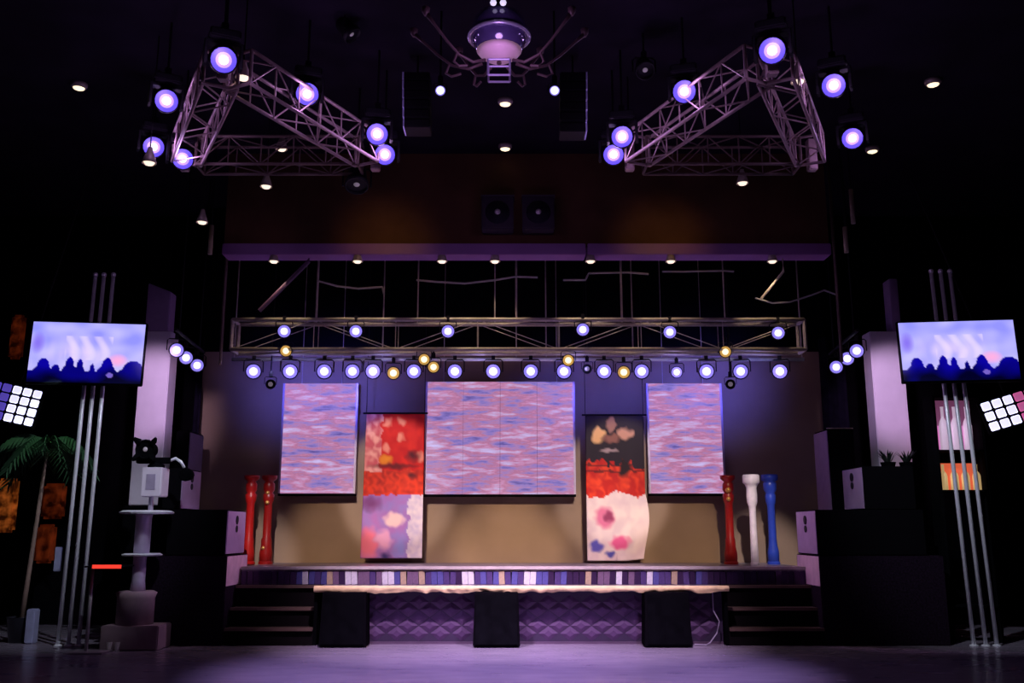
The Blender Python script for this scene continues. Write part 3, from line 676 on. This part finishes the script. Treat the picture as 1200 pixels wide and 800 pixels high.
# ------------------------------------------------------------------ chandelier in the centre
cz = P(585, 40, 7.2); chl = thing('domed_chandelier', 'domed glass chandelier with ring, curved arms and square frame hung over the dance floor', 'chandelier', cz)
glassm = mat('smoked_violet_glass', (0.10, 0.07, 0.22), 0.12, 0.2, spec=0.8, coat=1.0)
armm = mat('copper_pink_arm', (0.13, 0.075, 0.09), 0.5, 0.3)
R = .24
MB().lathe([(.01, -.20), (.10, -.19), (.19, -.14), (R * .95, -.06), (R, .02), (R * .93, .1), (R * .7, .17), (.08, .21), (.01, .215)], 24, cz).build('glass_dome', glassm, chl, smooth=True)
rg = MB(); rg.path([cz + Vector((R * 1.04 * math.cos(a), R * 1.04 * math.sin(a), -.03)) for a in [2 * PI * k / 28 for k in range(29)]], .018, 8); rg.build('ring', mat('pale_ring_metal', (.5, .45, .65), .3, .6), chl, smooth=True)
MB().lathe([(.02, -.25), (.09, -.235), (.16, -.19), (.19, -.15), (.14, -.17)], 20, cz).build('lit_bowl', mat('rose_lit_bowl', (.7, .45, .6), .5, emit=(.62, .30, .52), estr=.22), chl, smooth=True)
for dx in (-.045, .035):
    MB().lathe([(.003, -.03), (.022, -.018), (.028, 0), (.02, .02), (.003, .03)], 10, cz + Vector((dx, -R - .01, .14))).build('lamp', mat('dim_white_lamp', (.8, .8, .9), emit=(.7, .66, .85), estr=.9), chl, smooth=True)
for ang, ln in ((8, 1.0), (172, 1.0), (-28, .92), (208, .92), (55, .85), (125, .85)):
    a = math.radians(ang); ca, sa = math.cos(a), math.sin(a)
    f = lambda r_, z_: cz + Vector((ca * r_ * ln, sa * r_ * ln * .8, z_))
    am = MB().path([f(.14, -.26), f(.26, -.30), f(.40, -.26), f(.52, -.16), f(.64, -.04), f(.72, .04)], [.014, .013, .012, .012, .013, .02], 7).build('arm', armm, chl, smooth=True)
    MB().path([f(.42, -.25), f(.45, -.33), f(.40, -.36), f(.32, -.34)], .011, 6).build('scroll', armm, am)
    MB().lathe([(.012, -.04), (.03, -.01), (.035, .03), (.02, .04)], 10, f(.73, .06)).build('cup', armm, am, smooth=True)
fz = -.40
for y in (-.06, .06):
    for a, b in (((-.09, fz), (.09, fz)), ((-.09, fz), (-.09, fz + .14)), ((.09, fz), (.09, fz + .14)), ((-.09, fz + .14), (.09, fz + .14))):
        MB().tube(cz + Vector((a[0], y, a[1])), cz + Vector((b[0], y, b[1])), .010, 6).build('square_frame_bar', mat('pale_violet_tube', (.35, .30, .5), .4, .5), chl)
MB().tube(cz + Vector((0, 0, -.27)), cz + Vector((0, 0, -.22)), .02).build('neck', armm, chl)
MB().tube(cz + Vector((0, 0, .2)), (cz.x, cz.y, CEIL), .02).build('hanging_pole', blackmetal, chl)
point('chandelier_glow', cz + Vector((0, -.55, -.5)), 9, (.75, .42, 1.0), .15)
for u, lab in ((516, 'small round lilac lamp below the palm-side arm of the chandelier'), (650, 'small round lilac lamp below the bar-side arm of the chandelier')):
    par(P(u, 106, 8.4), .05, lab, None, rod=CEIL, core=.75)
spot('ceiling_uplight', (0, 10.3, 4.6), (0, 10.9, 6.4), 4, (.45, .12, .9), 140, 1.0)

# hanging line arrays either side of the chandelier
def line_array(u, v0, v1, Y, sg, label):
    z1 = P(600, v0, Y).z; z0 = P(600, v1, Y).z; x = P(u, v0, Y).x; n = 6; hh = (z1 - z0) / n
    t = thing('line_array_speaker', label, 'speaker', (x, Y, z0))
    for k in range(n):
        yk = Y + .02 * (n - 1 - k) ** 1.5 * .6
        b = MB().box(x - .14, x + .14, yk, yk + .26, z0 + k * hh + .006, z0 + (k + 1) * hh).build('speaker_box', blackmetal, t, bevel=.008)
        xe = x - sg * .14
        MB().box(xe - .008, xe + .008, yk - .006, yk + .24, z0 + k * hh + .01, z0 + (k + 1) * hh - .005).build('side_plate', mat('blue_edge_light_plate', (.45, .45, .75), .4, .1), b)  # blue light along the speaker edge put into the plate colour
    MB().tube((x, Y + .13, z1), (x, Y + .13, CEIL), .012, 6).build('hanging_chain', blackmetal, t)
line_array(488, 84, 143, 9.2, 1, 'black hanging line array speaker on the palm side of the chandelier')
line_array(672, 84, 148, 9.2, -1, 'black hanging line array speaker on the bar side of the chandelier')
par(P(412, 40, 8.6), .09, 'unlit dark spotlight hung from the ceiling above the palm-side truss', None, 'dim', rod=CEIL, aim=(1.5, 8.6, 2.5), name='dark_spotlight', core=.3)
par(P(756, 82, 8.8), .09, 'unlit dark spotlight hung from the ceiling above the bar-side truss', None, 'dim', rod=CEIL, aim=(1.5, 6, 2.5), name='dark_spotlight', core=.3)
# pair of dim speakers on the header
for u, lab in ((583, 'dim square header speaker of a pair, nearer the red banner'), (631, 'dim square header speaker of a pair, nearer the gold emblem banner')):
    c = P(u, 248, 11.7); t = thing('header_speaker', lab, 'speaker', c)
    MB().cbox((c.x, 11.86, c.z), .42, .28, .44).build('body', mat('dim_plum_box', (.030, .02, .036), .6), t, bevel=.015)
    k = MB().lathe([(.16, 0), (.15, .012), (.06, -.0), (.055, .01)], 20, (c.x, 11.715, c.z), axis='y'); k.build('driver', grille, t, smooth=True)
    MB().lathe([(.04, 0), (.03, .015), (.004, .022)], 12, (c.x, 11.70, c.z), axis='y').build('dust_cap', mat('silver_cap', (.75, .7, .72), .3, .3), t, smooth=True)
    MB().box(c.x - .22, c.x + .22, 11.74, 12.0, c.z + .225, c.z + .25).build('bracket', mat('dim_grey_bracket', (.08, .07, .09), .5), t)

# ------------------------------------------------------------------ wings: white pillars, curtains
pil = mat('white_pillar_paint', (0.74, 0.66, 0.76), 0.55, var=0.06, scale=3)
def pillar(um, ue, vtop, vext, label, Y=13.1):
    x0, x1 = P(um[0], 392, Y).x, P(um[1], 392, Y).x; e0, e1 = P(ue[0], 360, Y).x, P(ue[1], 360, Y).x
    zt, ze = P(600, vtop, Y).z, P(600, vext, Y).z
    t = thing('white_pillar', label, 'pillar', ((x0 + x1) / 2, Y, 0))
    zb = P(600, 592, Y).z
    MB().box(x0 - .05, x1 + .05, Y - .04, Y + .34, 0, zb).build('base', black, t, bevel=.01)
    MB().box(x0, x1, Y, Y + .3, zb, zt).build('shaft', pil, t, bevel=.012)
    mb = MB().box(e0, e1, Y + .02, Y + .26, zt, ze)
    for v in mb.v:
        if v.z > zt + .01 and v.x > (e0 + e1) / 2 and um[0] < 600: v.z -= .13
    mb.build('upper_fin', mat('violet_fin_paint', (.36, .24, .42), .55, var=.06), t, bevel=.01)
    return x0, x1
pl0, pl1 = pillar((166, 201), (171, 198), 388, 331, 'white pillar with wide purple fin behind the round pedestal')
pr0, pr1 = pillar((1019, 1057), (1045, 1055), 388, 326, 'white pillar with narrow purple fin next to the bar-side TV')
def curtain(x0, x1, Y, z1, label, amp=.05):
    mb = MB(); n = int(abs(x1 - x0) / .035); rows = 6
    for j in range(rows + 1):
        for i in range(n + 1):
            x = x0 + (x1 - x0) * i / n
            mb.v.append(Vector((x, Y + amp * math.sin(x * 22 + .3 * math.sin(j)) + .02 * math.sin(x * 51), .01 + (z1 - .01) * j / rows)))
    for j in range(rows):
        for i in range(n): a = j * (n + 1) + i; mb.f.append((a, a + 1, a + n + 2, a + n + 1))
    o = mb.build('stage_curtain', velvet, org=((x0 + x1) / 2, Y, 0), smooth=True); so = o.modifiers.new('thickness', 'SOLIDIFY'); so.thickness = .012
    tag(o, label, 'curtain')
curtain(pl1 + .05, xl + .12, 14.05, P(600, 395, 14).z, 'dark velvet curtain behind the palm-side speaker stack')
curtain(xr - .12, pr0 - .05, 14.05, P(600, 395, 14).z, 'dark velvet curtain behind the bar-side speaker stack')

# ------------------------------------------------------------------ TVs on triple poles
def tv_print(flip):
    def fn(s, t):
        n = noise.noise((s * 6 + flip * 9, t * 5, 2)); n2 = noise.noise((s * 15, t * 4, 7 + flip))
        c = lerp(S(140, 140, 245), S(185, 180, 245), .45 + n * .8 + (t - .2) * .5)
        c = lerp(c, S(215, 195, 240), max(0, 1 - abs(t - .5) / .32) * max(0, 1 - abs(s - .45) / .4) * (.7 + n2))
        if .30 < s < .72 and .22 < t < .62:            # pale unreadable title strokes
            k = abs(math.sin((s - .3) * 24 + math.sin(t * 9) * 1.1)); c = lerp(c, S(235, 215, 245), max(0, k - .45) * .9)
        c = lerp(c, S(240, 165, 215), blob(s, t, .78, .62, .10, .12)); c = lerp(c, S(130, 110, 230), blob(s, t, .06, .35, .07, .2))
        top = .80
        for hx, hw, hy in ((.13, .055, .60), (.24, .045, .70), (.36, .04, .58), (.45, .03, .60), (.56, .025, .68), (.69, .05, .58), (.92, .09, .62), (.02, .04, .85)):
            dx = abs(s - hx) / hw
            if dx < 1: top = min(top, hy + (1 - math.sqrt(1 - dx * dx)) * .16)
            elif dx < 1.7: top = min(top, hy + .14 + (dx - 1) * .1)
        if t > top: c = lerp(S(18, 10, 150), S(6, 4, 40), (t - .65) * 3.2 + n * .5)
        if blob(s, t, .72, .87, .03, .04) > 0: c = S(110, 90, 190)
        return c
    return fn
tvm = print_mat('tv_screen_image', 1.15, .25)
def tv(uc, v0, v1, wpx, Y, yaw, flip, label):
    c = P(uc, (v0 + v1) / 2, Y); z1, z0 = P(600, v0, Y).z, P(600, v1, Y).z; W = wpx * Y / 1.0 / F
    t = thing('wall_tv', label, 'television', (c.x, Y, (z0 + z1) / 2)); h = (z1 - z0) / 2; ORG[t.name] = Vector((0, 0, 0))
    b = MB().box(-W / 2 - .02, W / 2 + .02, .0, .05, -h - .025, h + .02).build('bezel', black, t, bevel=.008)
    printed('screen', tv_print(flip), 0, -.006, -h, h, W, 110, 60, tvm, t)
    MB().box(-.2, .2, .05, .11, -.15, .15).build('mount', blackmetal, t)
    t.rotation_euler = (math.radians(-4), 0, math.radians(yaw))
tv(102, 378, 449, 128, 11.75, 8, 0, 'television showing a crowd under a lilac sky, beside the wide-finned pillar')
tv(1123, 376, 446, 131, 11.75, -8, 1, 'television showing a crowd under a lilac sky, above the bar shelf')
# poles
for us_b, us_t, vt, lab, g in (((68, 80, 92), (112, 122, 133), 322, 'slim bright steel pole behind the television by the palm', 'three poles behind the palm-side television'), ((1141, 1155, 1168), (1091, 1102, 1113), 318, 'slim bright steel pole behind the television by the bar shelf', 'three poles behind the bar-side television')):
    for ub, ut, where in zip(us_b, us_t, ('outer', 'middle', 'inner') if us_b[0] < 600 else ('inner', 'middle', 'outer')):
        b = P(ub, 753, 12.0); tp = P(ut, vt, 12.0)
        t = thing('steel_pole', where + ' ' + lab + ', one of three', 'pole', (b.x, b.y, 0), g)
        MB().tube((b.x, b.y, .01), tp, .025, 10).build('shaft', chrome, t, smooth=True)
        MB().lathe([(.05, 0), (.05, .012), (.03, .02)], 12, (b.x, b.y, 0)).build('foot_plate', chrome, t)
        MB().lathe([(.03, -.02), (.034, .01), (.02, .03)], 10, tp).build('cap', chrome, t)
for s, x in ((-1, P(95, 600, 11.6).x), (1, P(1130, 600, 11.6).x)):
    spot('pole_wash_beam', (s * 2.5, 8.6, 5.2), (x, 12.0, 1.6), 560, (.80, .85, 1.0), 34, .9)

# ------------------------------------------------------------------ round pedestal, side table, palm on one side
b = P(166, 755, 11.95); b.z = 0; Yp = 11.75
wp = lambda px: px * Yp / 1.03 / F
ped = thing('round_pedestal', 'tall round pedestal with two discs and a lilac box on a square base', 'pedestal', (b.x, Yp, 0))
pm = mat('mauve_plaster', (.30, .21, .24), .6); pm2 = mat('lilac_metal', (.50, .42, .58), .4, .3)
zv = lambda v: P(600, v, Yp).z
MB().box(b.x - wp(33), b.x + wp(33), Yp - .22, Yp + .22, 0, zv(731)).build('base_block', pm, ped, bevel=.012)
MB().lathe([(wp(21), zv(731)), (wp(21), zv(700)), (wp(23), zv(694)), (wp(19), zv(692))], 24, (b.x - wp(3), Yp, 0)).build('drum', pm, ped, smooth=True)
MB().lathe([(wp(9), zv(692)), (wp(7.5), zv(680)), (wp(7.5), zv(655)), (wp(8), zv(648))], 20, (b.x - wp(2), Yp, 0)).build('lower_shaft', pm2, ped, smooth=True)
MB().lathe([(wp(22), zv(651)), (wp(23), zv(649.5)), (wp(20), zv(648))], 24, (b.x - wp(0), Yp, 0)).build('disc', chrome, ped)
MB().lathe([(wp(9), zv(648)), (wp(9), zv(607)), (wp(10), zv(602))], 20, (b.x - wp(1), Yp, 0)).build('upper_shaft', pm2, ped, smooth=True)
MB().lathe([(wp(30), zv(602)), (wp(31), zv(600)), (wp(27), zv(598))], 24, (b.x + wp(2), Yp, 0)).build('disc', chrome, ped)
MB().lathe([(wp(3), zv(598)), (wp(3), zv(582))], 10, (b.x + wp(6), Yp, 0)).build('neck', pm2, ped)
bx_ = MB().box(b.x + wp(-3), b.x + wp(21), Yp - .13, Yp + .13, zv(582), zv(548)).build('lilac_box', pil, ped, bevel=.01)
MB().box(b.x + wp(3), b.x + wp(14), Yp - .136, Yp - .128, zv(574), zv(556)).build('box_inset', pm2, bx_)
c = Vector((b.x + wp(9), Yp, zv(546)))
sp = thing('pedestal_spotlight', 'black double spotlight with curved arm standing on the pedestal box', 'stage light', (c.x, c.y, zv(548)))
MB().lathe([(.10, zv(548)), (.10, zv(545)), (.04, zv(541))], 14, (c.x, c.y, 0)).build('foot', black, sp)
MB().box(c.x - .24, c.x + .18, Yp - .05, Yp + .05, zv(543), zv(536)).build('crossbar', black, sp, bevel=.008)
hd = MB().lathe([(.06, -.14), (.10, -.10), (.115, .06), (.125, .07), (.11, .075), (.10, .05)], 16, (c.x - .12, Yp - .02, zv(527)), axis='y').build('head', black, sp, smooth=True)
MB().lathe([(.03, 0), (.02, .012), (.004, .016)], 10, (c.x - .12, Yp - .085, zv(527)), axis='y').build('lens', dimlens, hd)
for k in range(4):
    a = PI / 4 + k * PI / 2; q0 = Vector((c.x - .12 + .12 * math.cos(a), Yp - .08, zv(527) + .12 * math.sin(a))); q1 = q0 + Vector((.07 * math.cos(a), -.05, .07 * math.sin(a)))
    MB().path([q0, q1], [.05, .02], 4).build('barn_door', black, hd)
MB().path([P(188, 543, Yp), P(198, 540, Yp), P(206, 537, Yp), P(212, 541, Yp), P(216, 548, Yp)], .02, 8).build('curved_arm', chrome, sp, smooth=True)
MB().lathe([(.07, -.08), (.085, .05), (.07, .06)], 12, P(219, 556, Yp), axis='y').build('small_head', black, sp, smooth=True)

yt = 11.35
stb = P(105, 768, yt); tt = thing('side_table', 'slim C-shaped side table with a glowing red top edge', 'table', (stb.x, yt, 0))
zt = P(600, 662, yt).z; x0, x1 = P(104, 700, yt).x, P(147, 700, yt).x
MB().box(x0, x1, yt - .2, yt + .2, zt - .02, zt).build('top', mat('black_gloss_top', (.01, .01, .012), .15), tt, bevel=.005)
MB().box(x0 + .10, x1 + .004, yt - .21, yt - .2, zt - .03, zt + .012).build('red_edge_light', mat('red_edge_light', (.8, .05, .03), emit=(.95, .05, .03), estr=1.0), tt)
MB().tube((x0 + .02, yt, .02), (x0 + .02, yt, zt - .02), .02, 10).build('post', mat('dull_steel_post', (.4, .36, .38), .4, .4), tt, smooth=True)
MB().box(x0 - .15, P(126, 760, yt).x, yt - .16, yt + .16, 0, .02).build('base', mat('dull_steel_post', (.4, .36, .38)), tt, bevel=.005)
for u, lab in ((128, 'small pale cup lying on the floor by the pedestal'), (137, 'small white cup standing on the floor by the pedestal')):
    q = P(u, 763, 11.55); q.z = 0
    o = MB().lathe([(.03, 0), (.045, .10), (.04, .10), (.028, .01)], 14, q).build('paper_cup', whitem, org=q); tag(o, lab.replace('lying', 'standing') if u == 128 else 'white cup standing on the floor touching the pedestal base', 'cup')
# palm
yb = 12.4; pb = P(24, 738, yb); pb.z = 0
palm = thing('potted_palm', 'potted palm with thin leaning trunk in front of orange wall lamps', 'potted plant', pb)
MB().lathe([(.13, 0), (.17, .30), (.18, .31), (.15, .31), (.14, .27)], 18, pb).build('pot', mat('dark_pot', (.02, .02, .03), .4), palm, smooth=True)
MB().lathe([(.14, .27), (.01, .28)], 14, pb).build('soil', mat('soil', (.03, .02, .015), .9), palm)
crown = P(56, 522, yb)
MB().path([pb + Vector((0, 0, .27)), P(34, 670, yb), P(44, 605, yb), crown], [.035, .03, .026, .022], 8).build('trunk', mat('palm_trunk', (.30, .20, .16), .8, bump=.5, scale=20), palm, smooth=True)
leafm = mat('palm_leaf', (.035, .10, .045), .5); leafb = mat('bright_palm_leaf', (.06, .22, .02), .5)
for k in range(15):
    a = 2 * PI * k / 15 + random.uniform(-.2, .2); L = random.uniform(.55, .85); up = random.uniform(.2, .75)
    dx, dy = math.cos(a), math.sin(a); pts = []
    for i in range(8):
        s = i / 7; pts.append(crown + Vector((dx * L * s * .8, dy * L * s * .8, up * L * 1.2 * s - 1.1 * L * s * s)))
    mb = MB(); mb.path(pts, [.010 - .001 * i for i in range(8)], 5)
    side = Vector((-dy, dx, 0))
    for i in range(1, 8):
        for h in (0, .5):
            p = pts[i].lerp(pts[i - 1], h); ll = .24 * math.sin(PI * (.15 + .8 * i / 8)) + .04
            for sg in (-1, 1):
                e = p + side * sg * ll * .8 + Vector((dx * .1, dy * .1, -.10 - ll * .4)); wv = Vector((dx, dy, .2)) * .02
                mb.quad(p - wv, p + wv, e.lerp(p, .4) + wv, e)
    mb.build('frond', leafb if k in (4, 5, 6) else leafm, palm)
spot('palm_light', P(60, 440, 11.4), crown, 18, (.7, 1.0, .75), 60, .8)
# orange wall lamps behind the palm
def lamp_glass(name, col, k):
    m = mat(name, tuple(c * .5 for c in col), .4); nt = m.node_tree; b_ = nt.nodes['Principled BSDF']
    tc = nt.nodes.new('ShaderNodeTexCoord'); vz = nt.nodes.new('ShaderNodeTexNoise'); vz.inputs['Scale'].default_value = 7
    mr = nt.nodes.new('ShaderNodeMapRange'); mr.inputs['From Min'].default_value = .4; mr.inputs['From Max'].default_value = .68; mr.inputs['To Min'].default_value = .05 * k; mr.inputs['To Max'].default_value = k
    nt.links.new(tc.outputs['Object'], vz.inputs['Vector']); nt.links.new(vz.outputs['Fac'], mr.inputs['Value']); nt.links.new(mr.outputs['Result'], b_.inputs['Emission Strength'])
    b_.inputs['Emission Color'].default_value = (*col, 1); return m
orm = lamp_glass('orange_glass', (.9, .20, .03), .28); orm2 = lamp_glass('deep_orange_glass', (.6, .08, .015), .10)
for u, v0, v1, wpx, m, lab in ((5, 560, 624, 24, orm, 'bright orange wall lamp at the edge of the palm corner'), (61, 566, 608, 26, orm2, 'upper dim orange wall lamp behind the palm trunk'), (51, 614, 660, 22, orm2, 'lower dim orange wall lamp behind the palm trunk'), (18, 368, 420, 16, orm2, 'highest dim orange wall lamp beside the palm-side television')):
    Y = 13.6; c = P(u, (v0 + v1) / 2, Y); z1, z0 = P(600, v0, Y).z, P(600, v1, Y).z; rr = wpx / 2 * Y / F
    t = thing('orange_wall_lamp', lab, 'wall lamp', (c.x, Y, z0)); h = z1 - z0
    MB().box(c.x - rr, c.x + rr, Y, Y + .12, z0, z1).build('frosted_shade', m, t, bevel=.04)
    MB().box(c.x - rr * .8, c.x + rr * .8, Y + .1, Y + .14, z0 + .03, z1 - .03).build('back_plate', black, t)
    MB().box(c.x - .05, c.x + .05, Y + .13, YB + .41, z0 + h * .4, z0 + h * .6).build('bracket', black, t)
# pale block added in place of the highlight on the palm pot
q = P(38, 742, 12.3); q.z = 0
o = MB().box(q.x - .055, q.x + .055, 12.2, 12.34, 0, P(600, 713, 12.3).z).build('pot_highlight', mat('bluish_white', (.35, .36, .55), .4), org=(q.x, 12.27, 0), bevel=.012); tag(o, 'small bluish white block standing in for the highlight on the palm pot', 'highlight')
# small blue-white notice by the poles
o = MB().cbox(P(68, 655, 12.1), .09, .03, .30).build('pole_switch_box', mat('bluish_white', (.35, .36, .55)), org=P(68, 655, 12.1), bevel=.008); tag(o, 'narrow bluish box fixed to the poles beside the palm', 'box')

# ------------------------------------------------------------------ LED blinders at both edges
def blinder(c, roll, yaw, cols, rows, pitch, side, label, dimcols=()):
    t = thing('led_blinder', label, 'led panel', c); t.rotation_euler = (0, roll, yaw)
    W, Hh = cols * pitch, rows * pitch
    k = child('housing', MB().box(-W / 2 - .02, W / 2 + .02, 0, .1, -Hh / 2 - .02, Hh / 2 + .02).mesh('housing', black, bevel=.01), t)
    me = MB().box(-pitch * .40, pitch * .40, -.012, .004, -pitch * .40, pitch * .40).mesh('led_cell', mat('blinder_cell_light', (.8, .8, 1), emit=(.72, .70, 1.0), estr=1.1), bevel=.012)
    me2 = MB().box(-pitch * .42, pitch * .42, -.012, .004, -pitch * .42, pitch * .42).mesh('led_cell', side, bevel=.012)
    for i in range(cols):
        for j in range(rows): child('led_cell', me2 if i in dimcols else me, t, ((i + .5) * pitch - W / 2, 0, (j + .5) * pitch - Hh / 2))
    child('hanging_rod', MB().tube((0, .06, Hh / 2), (0, .06, CEIL - c[2]), .012, 6).mesh('hanging_rod', blackmetal), t)
bcell = mat('blinder_blue_cell', (.2, .15, .6), emit=(.12, .08, .55), estr=.6); pcell = mat('blinder_pink_cell', (.6, .2, .4), emit=(.55, .12, .32), estr=.7)
blinder(P(15, 473, 12.0), math.radians(11), math.radians(20), 5, 4, .122, bcell, 'grid of white LED cells hung beside the palm', (0, 1))
blinder(P(1186, 480, 12.0), math.radians(-16), math.radians(-20), 5, 3, .135, pcell, 'grid of white LED cells hung beside the bar shelf', (3, 4))

# ------------------------------------------------------------------ bar shelf on the other side
Y = 12.25; x0, x1 = P(1100, 520, Y).x, P(1152, 520, Y).x
sh = thing('bar_shelf', 'narrow dark bar shelf unit with pink and red backlit bays behind the poles', 'shelf', ((x0 + x1) / 2, Y, 0))
zA, zB, zC, zD, zE = (P(600, v, Y).z for v in (466, 496, 526, 541, 573))
for x in (x0 - .015, x1 + .015): MB().box(x - .015, x + .015, Y, Y + .3, 0, zA + .03).build('upright', black, sh)
for z in (zA + .015, zC - .02, zE - .02, .45): MB().box(x0, x1, Y, Y + .3, z - .012, z + .012).build('shelf_board', black, sh)
MB().box(x0, x1, Y + .27, Y + .29, zB, zA).build('backlit_panel', mat('backlight_mauve', (.3, .15, .25), emit=(.13, .035, .085), estr=.8), sh)
MB().box(x0, x1, Y + .27, Y + .29, zC, zB).build('backlit_panel', mat('backlight_pink', (.5, .2, .4), emit=(.42, .13, .33), estr=1.0), sh)
MB().box(x0, x1, Y + .27, Y + .29, zE, zD).build('backlit_panel', mat('backlight_red', (.5, .1, .05), emit=(.55, .09, .04), estr=1.0), sh)
MB().box(x0, x1, Y + .27, Y + .29, zD, zC - .03).build('back_board', black, sh)
def bottle(x, y, z, h, r, m, lab, grp):
    o = MB().lathe([(r, 0), (r, h * .55), (r * .8, h * .65), (r * .35, h * .75), (r * .35, h * .97), (r * .42, h)], 14, (x, y, z)).build('bottle', m, org=(x, y, z), smooth=True); tag(o, lab, 'bottle', grp)
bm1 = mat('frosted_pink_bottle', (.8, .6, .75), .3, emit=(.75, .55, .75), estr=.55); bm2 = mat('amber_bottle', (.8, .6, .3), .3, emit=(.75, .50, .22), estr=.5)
for f_, wh in ((.25, 'nearest the pillar'), (.52, 'in the middle'), (.80, 'farthest from the pillar')):
    bottle(x0 + (x1 - x0) * f_, Y + .14, zC - .008, (zA - zC) * .86, .055, bm1, 'pinkish white lit bottle ' + wh + ' in the upper bay of the bar shelf', 'bottles in the upper bay')
for f_, wh in ((.15, 'first'), (.40, 'second'), (.65, 'third'), (.90, 'fourth')):
    bottle(x0 + (x1 - x0) * f_, Y + .14, zE - .008, (zD - zE) * .95, .05, bm2, wh + ' amber lit bottle from the pillar in the lower bay of the bar shelf', 'bottles in the lower bay')

# spiky plants on the bar-side speakers
def grass(c, n, h, label):
    t = thing('spiky_plant', label, 'potted plant', c)
    MB().lathe([(.08, 0), (.10, .07), (.085, .07)], 12, c).build('pot', black, t)
    mb = MB()
    for k in range(n):
        a = random.uniform(0, 2 * PI); l = h * random.uniform(.6, 1.1); o = Vector((math.cos(a), math.sin(a), 0)); s = Vector((-o.y, o.x, 0)) * .012
        p0 = c + Vector((0, 0, .06)) + o * .03; p1 = p0 + o * .05 + Vector((0, 0, l * .6)); p2 = p0 + o * .12 + Vector((0, 0, l))
        mb.quad(p0 - s, p0 + s, p1 + s, p1 - s); mb.quad(p1 - s, p1 + s, p2, p2)
        mb.f[-1] = mb.f[-1][:3]
    mb.build('leaves', mat('dark_leaf', (.012, .018, .014), .6), t)
for u, lab in ((1041, 'dark spiky plant on the deep speaker, nearer the stage'), (1063, 'dark spiky plant on the deep speaker, nearer the bar shelf')):
    q = P(u, 546, 12.5); q.z = zz2; grass(q, 26, .17, lab)
# unlit mauve spotlight and short tubes hung in the dark
par(P(418, 216, 10.0), .12, 'unlit dark spotlight hung below the inner rear corner of the palm-side truss', None, 'dim', rod=CEIL, aim=(-1.6, 9.0, 3.0), name='dark_spotlight', core=.3)
for u, v0, v1, lab in ((246, 264, 298, 'short tan tube hung beside the lowest bell lamp'), (1000, 222, 262, 'upper short tan tube hung above the bar-side speaker tower'), (992, 266, 296, 'lower short tan tube hung above the bar-side speaker tower')):
    Y = 11.4; a, b = P(u, v1, Y), P(u, v0, Y); b.x = a.x
    t = thing('hanging_tube', lab, 'tube', a)
    MB().tube(a, b, .028, 10).build('tube', mat('tan_tube', (.30, .24, .16), .6), t, smooth=True)
    MB().tube(b, (b.x, b.y, CEIL), .006, 6).build('wire', blackmetal, t)
